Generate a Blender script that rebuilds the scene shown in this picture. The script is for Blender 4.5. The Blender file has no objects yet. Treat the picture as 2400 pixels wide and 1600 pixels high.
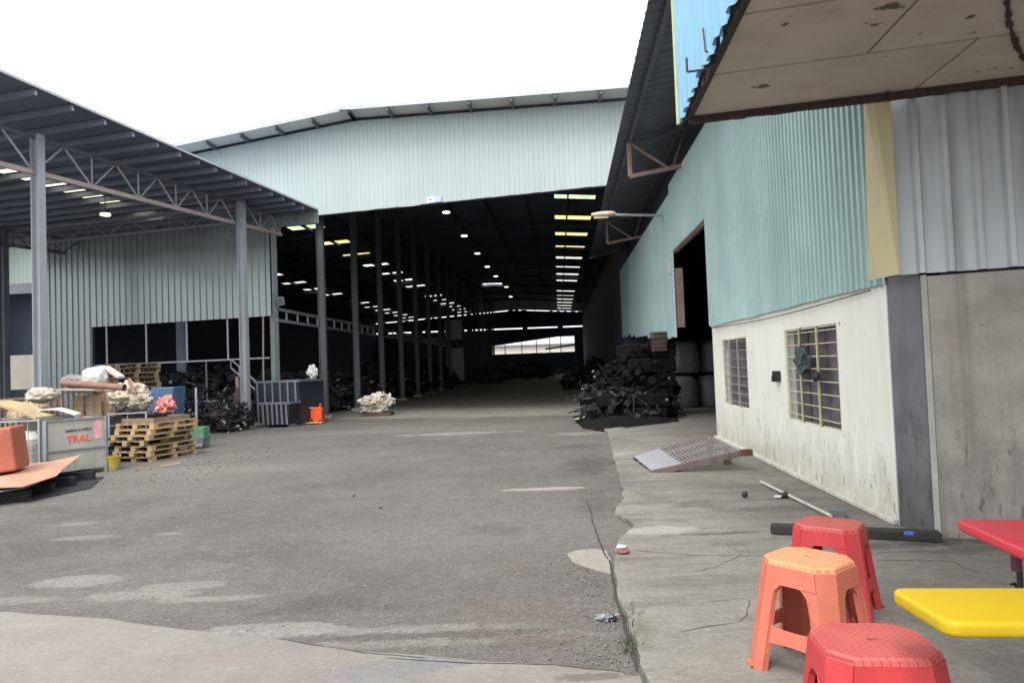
import bpy, math, random
from mathutils import Vector, Matrix, noise
random.seed(7)
sc = bpy.context.scene
V = Vector
# ------------------------------------------------------------------ camera
F_PX, PW, PH, CAMH = 1650.0, 2400.0, 1600.0, 1.5
_fwd = V((0, -55.2/F_PX, -1)).normalized()
_h = V((1, .038, 0)).normalized()
_up = _h.cross(_fwd).normalized()
_rt = _fwd.cross(_up).normalized()
RC = Matrix((_rt, _fwd, _up))          # camera coords -> world coords
cam = bpy.data.cameras.new('camera'); camo = bpy.data.objects.new('camera', cam)
sc.collection.objects.link(camo); sc.camera = camo
camo.matrix_world = Matrix.Translation((0, 0, CAMH)) @ RC.to_4x4()
cam.sensor_fit = 'HORIZONTAL'; cam.sensor_width = 36; cam.lens = 36*F_PX/PW
cam.clip_start = .05; cam.clip_end = 900
# ------------------------------------------------------------------ sky + sun
SUN_EL, SUN_AZ = math.radians(58), math.radians(200)
w = bpy.data.worlds.new('World'); sc.world = w; w.use_nodes = True
nt = w.node_tree; nt.nodes.clear()
sky = nt.nodes.new('ShaderNodeTexSky'); sky.sky_type = 'NISHITA'; sky.sun_disc = False
sky.sun_elevation = SUN_EL; sky.sun_rotation = SUN_AZ; sky.dust_density = 6; sky.air_density = 1.0; sky.altitude = 0
hs = nt.nodes.new('ShaderNodeHueSaturation'); hs.inputs['Saturation'].default_value = .22
bg = nt.nodes.new('ShaderNodeBackground'); bg.inputs['Strength'].default_value = .15
wo = nt.nodes.new('ShaderNodeOutputWorld')
nt.links.new(sky.outputs[0], hs.inputs['Color'])
cl = nt.nodes.new('ShaderNodeMix'); cl.data_type = 'RGBA'; cl.inputs[0].default_value = .6; cl.inputs[7].default_value = (6.6, 6.75, 6.9, 1)
nt.links.new(hs.outputs[0], cl.inputs[6]); nt.links.new(cl.outputs[2], bg.inputs[0]); nt.links.new(bg.outputs[0], wo.inputs[0])
sl = bpy.data.lights.new('sun', 'SUN'); sl.energy = .9; sl.angle = math.radians(25); sl.color = (1, .97, .93)
so = bpy.data.objects.new('sun', sl); sc.collection.objects.link(so)
so.rotation_euler = (math.radians(90)-SUN_EL, 0, math.pi - SUN_AZ)
sc.view_settings.view_transform = 'Standard'; sc.view_settings.look = 'None'
sc.view_settings.gamma = 1; sc.view_settings.exposure = 1.32; sc.view_settings.use_curve_mapping = False
sc.cycles.use_denoising = True; sc.cycles.max_bounces = 8; sc.cycles.diffuse_bounces = 5
sc.cycles.transparent_max_bounces = 12
# ------------------------------------------------------------------ measuring helpers
def ray(px, py): return (RC @ V(((px-PW/2)/F_PX, -(py-PH/2)/F_PX, -1)))
CP = V((0, 0, CAMH))
def onz(px, py, z=0.0):
    r = ray(px, py); t = (z-CAMH)/r.z; return CP + r*t
def onv(px, py, P, d):                 # vertical plane through P along horizontal dir d
    r = ray(px, py); n = V((-d.y, d.x, 0)); t = (V((P.x, P.y, 0))).dot(n)/r.dot(n); return CP + r*t
def ond(px, py, y):
    r = ray(px, py); return CP + r*(y/r.y)
def H2(v): return V((v.x, v.y, 0))
# ------------------------------------------------------------------ mesh builder
class MB:
    def __init__(s): s.v = []; s.f = []; s.sm = False
    def add(s, vs, fs):
        b = len(s.v); s.v += [V(x) for x in vs]; s.f += [tuple(b+i for i in f) for f in fs]; return s
    def box(s, c, sz, R=None):
        c = V(c); hx, hy, hz = sz[0]/2, sz[1]/2, sz[2]/2; vs = []
        for x in (-hx, hx):
            for y in (-hy, hy):
                for z in (-hz, hz):
                    p = V((x, y, z)); vs.append(c + (R @ p if R else p))
        return s.add(vs, [(0,1,3,2),(4,6,7,5),(0,4,5,1),(2,3,7,6),(0,2,6,4),(1,5,7,3)])
    def beam(s, p, q, a, b, upv=V((0,0,1))):
        p, q = V(p), V(q); d = (q-p).normalized()
        if abs(d.dot(upv)) > .98: upv = V((0,1,0))
        x = d.cross(upv).normalized(); y = x.cross(d)
        vs = [o + x*i*a/2 + y*j*b/2 for o in (p, q) for i, j in ((-1,-1),(1,-1),(1,1),(-1,1))]
        return s.add(vs, [(3,2,1,0),(4,5,6,7),(0,1,5,4),(1,2,6,5),(2,3,7,6),(3,0,4,7)])
    def cyl(s, p, q, r, n=10, r2=None, cap=True):
        p, q = V(p), V(q); d = (q-p).normalized(); r2 = r if r2 is None else r2
        u = V((0,0,1)) if abs(d.z) < .9 else V((1,0,0)); x = d.cross(u).normalized(); y = x.cross(d)
        vs = []
        for o, rr in ((p, r), (q, r2)):
            for k in range(n):
                a = 2*math.pi*k/n; vs.append(o + (x*math.cos(a)+y*math.sin(a))*rr)
        fs = [(k, (k+1) % n, n+(k+1) % n, n+k) for k in range(n)]
        if cap: fs += [tuple(range(n-1, -1, -1)), tuple(range(n, 2*n))]
        return s.add(vs, fs)
    def tube(s, pts, r, n=6):
        for a, b in zip(pts, pts[1:]): s.cyl(a, b, r, n)
        return s
    def quad(s, *p): return s.add(p, [tuple(range(len(p)))])
    def prism(s, poly, h):
        n = len(poly); h = V(h)
        vs = [V(p) for p in poly] + [V(p)+h for p in poly]
        return s.add(vs, [tuple(range(n-1, -1, -1)), tuple(range(n, 2*n))] + [(k, (k+1) % n, n+(k+1) % n, n+k) for k in range(n)])
    def build(s, name, mat, parent=None, smooth=False, **kw):
        me = bpy.data.meshes.new(name); o0 = wloc(parent)
        me.from_pydata([tuple(v-o0) for v in s.v], [], s.f); me.update()
        if smooth: me.polygons.foreach_set('use_smooth', [True]*len(me.polygons))
        if mat: me.materials.append(mat)
        o = bpy.data.objects.new(name, me); sc.collection.objects.link(o)
        if parent: o.parent = parent
        for k, x in kw.items(): o[k] = x
        return o
def wloc(p):
    l = V((0,0,0))
    while p is not None: l += V(p.location); p = p.parent
    return l
def thing(name, label, cat, loc=(0,0,0), group=None):
    o = bpy.data.objects.new(name, None); sc.collection.objects.link(o); o.location = loc
    o.empty_display_size = .2; o['label'] = label; o['category'] = cat
    if group: o['group'] = group
    return o
def tag(o, label, cat, group=None):
    o['label'] = label; o['category'] = cat
    if group: o['group'] = group
    return o
def solo(mb, name, mat, label, cat, loc, group=None, smooth=False):   # a one-mesh thing with its origin at loc
    loc = V(loc); mb.v = [v-loc for v in mb.v]; o = mb.build(name, mat, None, smooth); o.location = loc
    return tag(o, label, cat, group)
def copy_tree(o, parent=None):
    c = o.copy(); sc.collection.objects.link(c); c.parent = parent
    for ch in list(o.children): copy_tree(ch, c)
    return c
def bevel(o, wd=.01, seg=2):
    m = o.modifiers.new('bevel', 'BEVEL'); m.width = wd; m.segments = seg; m.limit_method = 'ANGLE'; return o
def solid(o, t, off=-1):
    m = o.modifiers.new('solidify', 'SOLIDIFY'); m.thickness = t; m.offset = off; return o
# ------------------------------------------------------------------ materials
def nd(t, typ, **kw):
    n = t.nodes.new(typ)
    for k, x in kw.items():
        if hasattr(n, k): setattr(n, k, x)
        else: n.inputs[k].default_value = x
    return n
def mixc(t, fac, a, b, mode='MIX'):
    m = t.nodes.new('ShaderNodeMix'); m.data_type = 'RGBA'; m.blend_type = mode
    for i, x in ((0, fac), (6, a), (7, b)):
        if isinstance(x, (int, float)): m.inputs[i].default_value = x
        elif isinstance(x, (tuple, list)): m.inputs[i].default_value = (*x[:3], 1)
        else: t.links.new(x, m.inputs[i])
    return m.outputs[2]
def ramp(t, src, p0, p1, a=(0,0,0), b=(1,1,1)):
    r = t.nodes.new('ShaderNodeValToRGB'); t.links.new(src, r.inputs[0])
    r.color_ramp.elements[0].position = p0; r.color_ramp.elements[1].position = p1
    r.color_ramp.elements[0].color = (*a, 1); r.color_ramp.elements[1].color = (*b, 1); return r.outputs[0]
def nz(t, co, scale, detail=4, rough=.6, sc3=None, dist=0):
    if sc3:
        mp = t.nodes.new('ShaderNodeMapping'); mp.inputs['Scale'].default_value = sc3; t.links.new(co, mp.inputs[0]); co = mp.outputs[0]
    n = nd(t, 'ShaderNodeTexNoise', Scale=scale, Detail=detail, Roughness=rough, Distortion=dist); t.links.new(co, n.inputs['Vector']); return n.outputs[0]
def base(name):
    m = bpy.data.materials.new(name); m.use_nodes = True; t = m.node_tree
    return m, t, t.nodes['Principled BSDF'], t.nodes.new('ShaderNodeTexCoord').outputs['Object']
def mth(t, op, a, b=None, clamp=False):
    n = t.nodes.new('ShaderNodeMath'); n.operation = op; n.use_clamp = clamp
    for i, x in ((0, a), (1, b)):
        if x is None: continue
        if isinstance(x, (int, float)): n.inputs[i].default_value = x
        else: t.links.new(x, n.inputs[i])
    return n.outputs[0]
def M(name, col, rough=.6, metal=0, var=.2, vs=2.5, bump=0, bs=40, streak=0, dirt=None, dirtz=None, spots=None, rnd=.0, dark=None, spec=.5, sub=0):
    m, t, p, co = base(name)
    n1 = nz(t, co, vs, 6, .6)
    c = mixc(t, ramp(t, n1, .3, .7), tuple(x*(1-var) for x in col), tuple(min(1, x*(1+var*.6)) for x in col))
    if streak:
        s = nz(t, co, 1.0, 5, .65, (9, 9, .35)); c = mixc(t, mth(t, 'MULTIPLY', ramp(t, s, .48, .75), streak), c, dark or tuple(x*.45 for x in col))
    if dirt:
        d = nz(t, co, 1.7, 8, .7); c = mixc(t, mth(t, 'MULTIPLY', ramp(t, d, .5, .72), .85), c, dirt)
    if dirtz:                                          # (colour, height reached above the thing's base)
        sp = t.nodes.new('ShaderNodeSeparateXYZ'); t.links.new(co, sp.inputs[0])
        zz = mth(t, 'DIVIDE', sp.outputs[2], dirtz[1]); s2 = nz(t, co, 1, 7, .75, (5, 5, 1.6))
        k = mth(t, 'SUBTRACT', mth(t, 'MULTIPLY', s2, 1.9), mth(t, 'ADD', zz, .42)); c = mixc(t, mth(t, 'MULTIPLY', k, .9, True), c, dirtz[0])
        sc_ = nz(t, co, 1, 3, .6, (22, 22, 5)); lm = mth(t, 'SUBTRACT', 1.0, mth(t, 'DIVIDE', zz, 1.0), True); c = mixc(t, mth(t, 'MULTIPLY', mth(t, 'MULTIPLY', ramp(t, sc_, .60, .66), lm), .7), c, tuple(x*.45 for x in dirtz[0]))
    if spots:
        s3 = nz(t, co, spots[1], 3, .5); c = mixc(t, ramp(t, s3, spots[2], spots[2]+.03), c, spots[0])
    if rnd:
        oi = t.nodes.new('ShaderNodeObjectInfo'); k = mth(t, 'MULTIPLY', oi.outputs['Random'], rnd)
        c = mixc(t, k, c, tuple(x*.4 for x in col))
    t.links.new(c, p.inputs['Base Color'])
    p.inputs['Roughness'].default_value = rough; p.inputs['Metallic'].default_value = metal
    p.inputs['Specular IOR Level'].default_value = spec
    t.links.new(mth(t, 'ADD', mth(t, 'MULTIPLY', n1, .3), rough-.15), p.inputs['Roughness'])
    if bump:
        b = nd(t, 'ShaderNodeBump', Strength=bump, Distance=.02); t.links.new(nz(t, co, bs, 5, .65), b.inputs['Height']); t.links.new(b.outputs[0], p.inputs['Normal'])
    return m
def glassy(name, col):
    m = bpy.data.materials.new(name); m.use_nodes = True; t = m.node_tree; t.nodes.clear()
    a = nd(t, 'ShaderNodeBsdfTranslucent'); a.inputs[0].default_value = (*col, 1); b = nd(t, 'ShaderNodeBsdfDiffuse'); b.inputs[0].default_value = (*[x*.6 for x in col], 1)
    co = t.nodes.new('ShaderNodeTexCoord').outputs['Object']; c = mixc(t, ramp(t, nz(t, co, 1.3, 4), .35, .75), col, tuple(x*.5 for x in col)); t.links.new(c, a.inputs[0])
    mx = nd(t, 'ShaderNodeMixShader'); mx.inputs[0].default_value = .25; o = nd(t, 'ShaderNodeOutputMaterial')
    t.links.new(a.outputs[0], mx.inputs[1]); t.links.new(b.outputs[0], mx.inputs[2]); t.links.new(mx.outputs[0], o.inputs[0]); return m
def lamp_mat(name, col, e):
    m, t, p, co = base(name); p.inputs['Emission Color'].default_value = (*col, 1); p.inputs['Emission Strength'].default_value = e; return m

def ground_mat(name, colA, colB, patches, fine=.25, specks=None, streaky=0, bump=.35, rough=.85):
    m, t, p, co = base(name)
    f8 = nz(t, co, 7, 5, .75); f20 = nz(t, co, 24, 3, .8); big = nz(t, co, .22, 5, .55); mid = nz(t, co, 1.3, 6, .65); fi = nz(t, co, 45, 4, .8); fi2 = nz(t, co, 150, 2, .8)
    c = mixc(t, ramp(t, big, .35, .65), colA, colB)
    c = mixc(t, mth(t, 'MULTIPLY', ramp(t, mid, .42, .7), .35), c, tuple(x*1.35 for x in colB))
    if streaky:
        sk = nz(t, co, 1, 6, .7, (.5, 3.0, 1)); c = mixc(t, mth(t, 'MULTIPLY', ramp(t, sk, .5, .7), streaky), c, tuple(x*.6 for x in colA))
    for (x, y, rx, ry, an, col, st, soft) in patches:
        mp = t.nodes.new('ShaderNodeMapping'); mp.vector_type = 'TEXTURE'; mp.inputs['Location'].default_value = (x, y, 0)
        mp.inputs['Rotation'].default_value = (0, 0, an); mp.inputs['Scale'].default_value = (rx, ry, 1); t.links.new(co, mp.inputs[0])
        ln = t.nodes.new('ShaderNodeVectorMath'); ln.operation = 'LENGTH'; t.links.new(mp.outputs[0], ln.inputs[0])
        e = mth(t, 'ADD', ln.outputs['Value'], mth(t, 'MULTIPLY', mth(t, 'SUBTRACT', mid, .5), 3.4))
        e = mth(t, 'ADD', e, mth(t, 'ADD', mth(t, 'MULTIPLY', mth(t, 'SUBTRACT', fi, .5), 1.0), mth(t, 'MULTIPLY', mth(t, 'SUBTRACT', f8, .5), 1.6)))
        k = ramp(t, e, 1-soft, 1.0, (1,1,1), (0,0,0)); c = mixc(t, mth(t, 'MULTIPLY', k, st), c, col)
    if specks:
        c = mixc(t, mth(t, 'MULTIPLY', ramp(t, fi, .62, .68), .5), c, specks[0]); c = mixc(t, mth(t, 'MULTIPLY', ramp(t, fi2, .30, .38, (1,1,1), (0,0,0)), .6), c, specks[1])
    g = mth(t, 'ADD', mth(t, 'MULTIPLY', ramp(t, fi, .3, .7), fine*2), 1-fine)
    g = mth(t, 'MULTIPLY', g, mth(t, 'ADD', mth(t, 'MULTIPLY', ramp(t, f8, .32, .68), fine*1.3), 1-fine*.65))
    g = mth(t, 'MULTIPLY', g, mth(t, 'ADD', mth(t, 'MULTIPLY', ramp(t, f20, .35, .65), fine*1.3), 1-fine*.65))
    mm = t.nodes.new('ShaderNodeVectorMath'); mm.operation = 'SCALE'; t.links.new(c, mm.inputs[0]); t.links.new(g, mm.inputs['Scale'])
    t.links.new(mm.outputs[0], p.inputs['Base Color']); p.inputs['Roughness'].default_value = rough
    p.inputs['Specular IOR Level'].default_value = .35
    b = nd(t, 'ShaderNodeBump', Strength=bump, Distance=.012); t.links.new(mth(t, 'ADD', fi, mth(t, 'MULTIPLY', mid, 2)), b.inputs['Height']); t.links.new(b.outputs[0], p.inputs['Normal'])
    return m
def seat_mat(name, col, pale):
    m, t, p, co = base(name)
    p.inputs['Specular IOR Level'].default_value = .3; br = nd(t, 'ShaderNodeTexBrick', Scale=1.0); br.inputs['Brick Width'].default_value = .034; br.inputs['Row Height'].default_value = .017
    br.inputs['Mortar Size'].default_value = .0014; br.inputs['Mortar Smooth'].default_value = .3
    mp = t.nodes.new('ShaderNodeMapping'); mp.inputs['Rotation'].default_value = (0, 0, math.radians(45)); t.links.new(co, mp.inputs[0]); t.links.new(mp.outputs[0], br.inputs[0])
    c = mixc(t, ramp(t, nz(t, co, 9, 5), .35, .7), pale, tuple((a+b)/2 for a, b in zip(col, pale)))
    c = mixc(t, mth(t, 'MULTIPLY', br.outputs['Fac'], .55), c, tuple(x*.55 for x in col)); t.links.new(c, p.inputs['Base Color'])
    p.inputs['Roughness'].default_value = .5
    b = nd(t, 'ShaderNodeBump', Strength=.5, Distance=.0015); b.invert = True; t.links.new(br.outputs['Fac'], b.inputs['Height']); t.links.new(b.outputs[0], p.inputs['Normal'])
    return m

mt = dict(
 facade=M('pale_green_cladding', (.355,.42,.415), .55, 0, .06, .6, streak=.12, rnd=.06, spec=.3),
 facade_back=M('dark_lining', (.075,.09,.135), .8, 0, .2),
 greywall=M('grey_glossy_cladding', (.30,.34,.345), .22, .35, .14, .35, bump=.05, bs=1.2, rnd=.12, streak=.3, dark=(.16,.24,.22)),
 aqua=M('aqua_cladding', (.42,.575,.56), .48, .0, .12, 1.0, streak=.5, dark=(.25,.38,.41), dirt=None, rnd=.12),
 aqua2=M('bright_aqua_cladding', (.27,.47,.47), .5, 0, .1, 1.0, streak=.2),
 blue=M('sky_blue_cladding', (.19,.43,.60), .5, 0, .12, 2, streak=.35, dark=(.55,.72,.76), rnd=.08),
 galv=M('galvanised_cladding', (.50,.55,.58), .36, .3, .16, 1.2, streak=.65, dark=(.20,.215,.23), rnd=.15),
 yellow_trim=M('faded_yellow_flashing', (.53,.47,.28), .5, 0, .12, 1.5, streak=.25, dark=(.33,.30,.17), spots=((.10,.08,.06), 40, .76)),
 white_wall=M('cream_painted_render', (.77,.765,.69), .75, 0, .05, 1.5, bump=.12, bs=14, streak=.35, dark=(.58,.56,.47), dirtz=((.34,.31,.22), 1.15), spots=((.16,.155,.14), 9, .735)),
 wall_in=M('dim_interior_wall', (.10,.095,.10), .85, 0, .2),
 plaster=M('stained_grey_plaster', (.385,.365,.33), .85, 0, .30, 2.6, bump=.5, bs=26, streak=.7, dark=(.21,.197,.18), dirtz=((.115,.10,.095), 1.5), spots=((.09,.08,.07), 7, .74)),
 recess=M('blue_grey_recess_paint', (.145,.152,.162), .6, 0, .3, 3, streak=.5, dark=(.07,.07,.08), dirtz=((.055,.05,.035), 1.8)),
 pale_edge=M('pale_worn_edge', (.42,.42,.38), .7, 0, .2, 4),
 soffit=M('dusty_brown_board', (.56,.50,.44), .85, 0, .12, 1.0, bump=.15, bs=20, dirt=(.40,.35,.30), rnd=.2, spots=((.10,.08,.065), 5, .665)),
 rotten=M('rotten_dark_edge', (.05,.035,.03), .9, 0, .4, 12),
 rib=M('dark_roof_sheet', (.17,.18,.21), .55, .2, .2, .8, rnd=.15),
 steel=M('grey_painted_steel', (.40,.42,.46), .5, .2, .12, 1.5, streak=.25),
 steel_dark=M('dark_painted_steel', (.15,.16,.19), .6, .1, .2, 1.5),
 chord=M('pinkish_primer_steel', (.46,.38,.37), .6, .1, .15, 2),
 rustbar=M('rust_brown_primer', (.32,.21,.18), .7, 0, .25, 3),
 shedroof=M('blue_grey_roof_underside', (.16,.19,.265), .5, .2, .12, .5, rnd=.06),
 purlin=M('galvanised_purlin', (.24,.28,.35), .4, .35, .12, 1, rnd=.08),
 hallroof=M('dark_hall_roof', (.19,.22,.30), .7, .1, .25, .4),
 hallcol=M('dusty_hall_column', (.10,.105,.115), .65, .1, .25, 1, dirtz=((.12,.10,.085), 1.6)),
 corner=M('pale_green_column_paint', (.27,.36,.36), .6, 0, .15, 2),
 dark=M('black_grime', (.018,.018,.02), .85, 0, .4, 3, bump=.3, bs=12),
 scrap=M('mixed_dark_scrap', (.024,.025,.029), .8, .1, .6, 6, dirt=(.06,.048,.04), spec=.25),
 scrap2=M('rusty_scrap', (.09,.06,.045), .75, .2, .5, 6),
 scrap3=M('pale_scrap', (.30,.29,.26), .7, 0, .4, 5),
 wood=M('new_pallet_wood', (.44,.315,.175), .75, 0, .22, 9, bump=.2, bs=60, rnd=.22),
 oldwood=M('weathered_pallet_wood', (.27,.19,.12), .8, 0, .3, 9, bump=.2, bs=60, rnd=.3),
 tan=M('tan_foam_sheet', (.42,.34,.19), .85, 0, .3, 6, dirt=(.30,.19,.10)),
 cream=M('cream_torn_fabric', (.44,.39,.31), .85, 0, .22, 6, bump=.4, bs=14, dirt=(.33,.27,.19)),
 cardboard=M('brown_cardboard', (.42,.30,.18), .85, 0, .25, 6),
 binp=M('scuffed_grey_panel', (.42,.42,.37), .6, .1, .15, 3, streak=.3, dark=(.30,.29,.24), dirtz=((.20,.21,.16), .5)),
 binf=M('grey_bin_frame', (.27,.29,.31), .5, .3, .2, 5),
 whitep=M('white_plastic', (.60,.60,.57), .55, 0, .2, 5, dirt=(.42,.40,.35)),
 wire=M('galvanised_wire', (.38,.39,.39), .45, .4, .2, 9),
 wirer=M('rusty_wire', (.24,.14,.11), .7, .1, .35, 9),
 redbox=M('faded_red_oxide', (.36,.105,.06), .7, 0, .2, 4, streak=.3, dark=(.25,.10,.07), spots=((.48,.30,.24), 25, .72)),
 rustsheet=M('peeling_rust_sheet', (.42,.22,.14), .8, 0, .25, 3, dirt=(.34,.27,.24)),
 brownroll=M('brown_tube', (.21,.115,.085), .6, 0, .2, 4),
 bucket=M('dirty_yellow_plastic', (.56,.42,.06), .5, 0, .2, 6, dirt=(.35,.27,.12)),
 bucket_rim=M('orange_yellow_plastic', (.72,.38,.05), .5, 0, .1, 6),
 bluetub=M('blue_sheet_steel', (.07,.16,.28), .45, .2, .25, 4),
 redcloth=M('pink_red_cloth', (.62,.20,.17), .8, 0, .25, 12, spots=((.8,.62,.58), 14, .58)),
 greenp=M('faded_green_plastic', (.11,.26,.16), .6, 0, .3, 8),
 orange=M('orange_red_plastic', (.80,.085,.02), .5, 0, .12, 6),
 brownh=M('brown_painted_hopper', (.13,.065,.05), .6, .1, .2, 3),
 navy=M('dark_blue_skip', (.025,.035,.05), .5, .3, .25, 2),
 bag=M('grey_woven_bag', (.17,.18,.20), .8, 0, .2, 4, bump=.3, bs=9),
 wrap_shade=M('black_wrap_and_shade', (.010,.011,.010), .9, 0, .4, 4, bump=.8, bs=9, spec=.1),  # bale wrapping, also the black of the sheet that paints the ground shadow
 bars=M('cream_window_bar', (.60,.60,.44), .6, 0, .2, 8),
 greenish=M('yellow_green_window_trim', (.54,.57,.30), .6, 0, .12, 8),
 mauve=M('purple_grey_window_board', (.165,.135,.145), .45, 0, .45, 7),
 barw=M('pinkish_window_bar', (.36,.31,.31), .6, 0, .2, 8),
 shutter=M('dusty_shutter', (.36,.37,.34), .7, 0, .25, 8),
 mesh_green=M('tangled_green_net', (.06,.10,.085), .85, 0, .4, 18, bump=.6, bs=60),
 red_s=M('red_stool_plastic', (.48,.035,.04), .42, 0, .16, 9, streak=.35, dark=(.30,.03,.03), spots=((.55,.16,.14), 30, .70)), red_top=seat_mat('red_stool_seat', (.42,.04,.04), (.46,.115,.10)),
 or_s=M('orange_stool_plastic', (.56,.15,.095), .45, 0, .16, 9, streak=.35, dark=(.42,.11,.06), spots=((.62,.24,.15), 30, .70)), or_top=seat_mat('orange_stool_seat', (.56,.20,.085), (.62,.32,.16)),
 red_t=M('red_table_plastic', (.50,.04,.055), .40, 0, .06, 3, bump=.03, bs=90), yel_t=M('yellow_table_plastic', (.48,.33,.008), .45, 0, .06, 3, bump=.03, bs=90, spec=.3, spots=((.25,.18,.05), 30, .76)),
 ramp_s=M('bare_grey_ramp_plate', (.33,.33,.35), .5, .25, .08, 4), ramp_g=M('rusty_ramp_steel', (.15,.11,.105), .7, .1, .3, 8), ramp_b=M('grey_rust_bar', (.27,.24,.235), .6, .1, .2, 9), ramp_o=M('orange_rust_end', (.13,.05,.035), .8, 0, .35, 14),
 pipe=M('dirty_white_pipe', (.52,.50,.44), .6, 0, .15, 6), grass=M('dull_green_blade', (.05,.07,.028), .7, 0, .3, 10),
 lampg=M('aged_cream_lamp_housing', (.55,.42,.30), .5, 0, .15, 6), beige=M('beige_concrete', (.36,.34,.28), .85, 0, .12, 2, streak=.2),
 lightgreen=M('light_green_far_cladding', (.45,.55,.48), .5, 0, .06, .6), farwall=M('far_pale_wall', (.55,.52,.44), .8, 0, .1, 1),
 skyl_g=glassy('greenish_translucent_sheet', (.46,.68,.34)), skyl_y=glassy('yellow_translucent_sheet', (.74,.62,.22)), skyl_w=glassy('tan_translucent_sheet', (.98,.9,.66)), skyl_p=glassy('pale_translucent_sheet', (.66,.63,.54)),
 lamp_on=lamp_mat('lit_lamp_lens', (1, .95, .85), 1.6), ink=M('black_ink', (.03,.03,.03), .6), redink=M('red_marker_paint', (.85,.10,.04), .6), pinkink=M('pink_spray', (.80,.38,.42), .7, 0, .2, 8), bluesign=M('pale_blue_sign', (.36,.44,.72), .5), whitesign=M('white_sign', (.82,.84,.88), .5),
 stone=M('grey_stone_chip', (.20,.185,.165), .85, 0, .3, 20), bluescrap=M('blue_plastic_scrap', (.05,.14,.40), .5), purple=M('purple_painted_leg', (.13,.03,.07), .5), gasket=M('black_rubber', (.02,.02,.022), .6),
)
# ------------------------------------------------------------------ frames
T = V((.9647, -.2634, 0)); S = V((.2634, .9647, 0))           # facade direction (to the right) and its depth direction
AX = V((.0665, .9978, 0)); AN = V((.9978, -.0665, 0))         # yard axis and its right
SD = V((.3337, .9427, 0))                                     # direction of the open shed's truss
CORNER = V((-.339*22.6, 22.6, 0))                             # left corner of the hall opening, on the facade plane
def fac(px, py): return onv(px, py, CORNER, T)
def ft(p): return (H2(p)-CORNER).dot(T)
def FP(t_, z, o=0): return CORNER + T*t_ - S*o + V((0, 0, z))   # o = towards the camera
def hallp(x0, d, z): return V((x0+.0665*d, d, z))
# ------------------------------------------------------------------ GROUND
g = []
def G(px, py, z=0): return onz(px, py, z)
def patch(px, py, wx, wy, col, st=.8, soft=.2, an=0):
    p = G(px, py); return (p.x, p.y, wx, wy, an, col, st, soft)
lt, dk = (.215,.20,.18), (.055,.051,.048)
asph = ground_mat('worn_asphalt', (.086,.080,.073), (.130,.122,.111), [
    patch(190,1362,.38,.16,lt,.75), patch(300,1395,.55,.14,lt,.7), patch(440,1372,.35,.10,lt,.6), patch(480,1402,.5,.09,lt,.7), patch(640,1475,.5,.12,lt,.8), patch(880,1480,.9,.10,lt,.6),
    patch(1000,1500,1.3,.10,lt,.5), patch(60,1405,.4,.1,lt,.5), patch(170,1228,.30,.15,lt,.5), patch(400,1250,.15,.08,lt,.6), patch(215,1258,.3,.10,lt,.5), patch(1280,1145,.55,.10,(.32,.29,.25),.8), patch(1080,1015,1.4,.28,(.25,.24,.22),.7),
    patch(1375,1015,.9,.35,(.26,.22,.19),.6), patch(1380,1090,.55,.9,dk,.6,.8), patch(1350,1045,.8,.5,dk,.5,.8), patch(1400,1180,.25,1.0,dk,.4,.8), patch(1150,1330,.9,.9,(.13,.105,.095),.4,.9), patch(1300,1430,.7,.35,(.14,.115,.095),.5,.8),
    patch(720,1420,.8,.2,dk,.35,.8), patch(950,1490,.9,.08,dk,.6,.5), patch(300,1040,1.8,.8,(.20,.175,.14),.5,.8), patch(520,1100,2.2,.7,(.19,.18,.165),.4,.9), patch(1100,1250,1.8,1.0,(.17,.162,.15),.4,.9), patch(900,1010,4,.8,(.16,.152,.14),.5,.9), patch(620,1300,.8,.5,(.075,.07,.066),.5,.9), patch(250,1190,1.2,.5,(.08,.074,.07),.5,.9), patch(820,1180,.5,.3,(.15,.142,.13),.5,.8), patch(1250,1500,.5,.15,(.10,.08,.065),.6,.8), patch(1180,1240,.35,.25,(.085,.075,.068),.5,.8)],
    fine=.26, specks=((.36,.34,.31), (.025,.023,.02)), bump=.8)
gm = MB(); gm.quad((-260,-60,0), (260,-60,0), (260,420,0), (-260,420,0))
go = gm.build('ground', asph); go['kind'] = 'structure'
concrete = ground_mat('worn_concrete', (.160,.151,.132), (.212,.202,.177), [
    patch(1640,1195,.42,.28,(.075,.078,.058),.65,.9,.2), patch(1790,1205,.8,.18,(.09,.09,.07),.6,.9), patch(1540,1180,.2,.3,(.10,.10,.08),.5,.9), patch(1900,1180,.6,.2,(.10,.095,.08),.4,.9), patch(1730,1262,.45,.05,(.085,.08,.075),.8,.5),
    patch(1600,1230,.3,.09,(.15,.13,.115),.7,.5), patch(2150,1290,.9,.12,(.075,.073,.066),.8,.8), patch(2160,1255,.5,.18,(.045,.045,.04),.85,.7), patch(2330,1300,.6,.10,(.09,.085,.075),.6,.8), patch(2060,1300,.3,.07,(.12,.11,.105),.6,.6),
    patch(1500,1490,.07,.25,(.13,.12,.09),.6,.8), patch(1452,1120,.35,1.3,(.125,.118,.108),.85,.8), patch(1440,1040,.5,1.5,(.14,.132,.12),.8,.8), patch(1462,1230,.3,.15,(.12,.113,.10),.8,.6), patch(1700,1150,.9,.5,(.12,.118,.095),.6,.9), patch(1470,1070,.5,.5,(.36,.34,.29),.6,.8), patch(1540,1255,.35,.12,(.33,.31,.275),.7,.5), patch(2350,1560,.6,.3,(.16,.145,.135),.6,.9), patch(1620,1010,1.2,.5,(.20,.175,.155),.6,.9)],
    fine=.15, streaky=.8, bump=.35)
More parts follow.
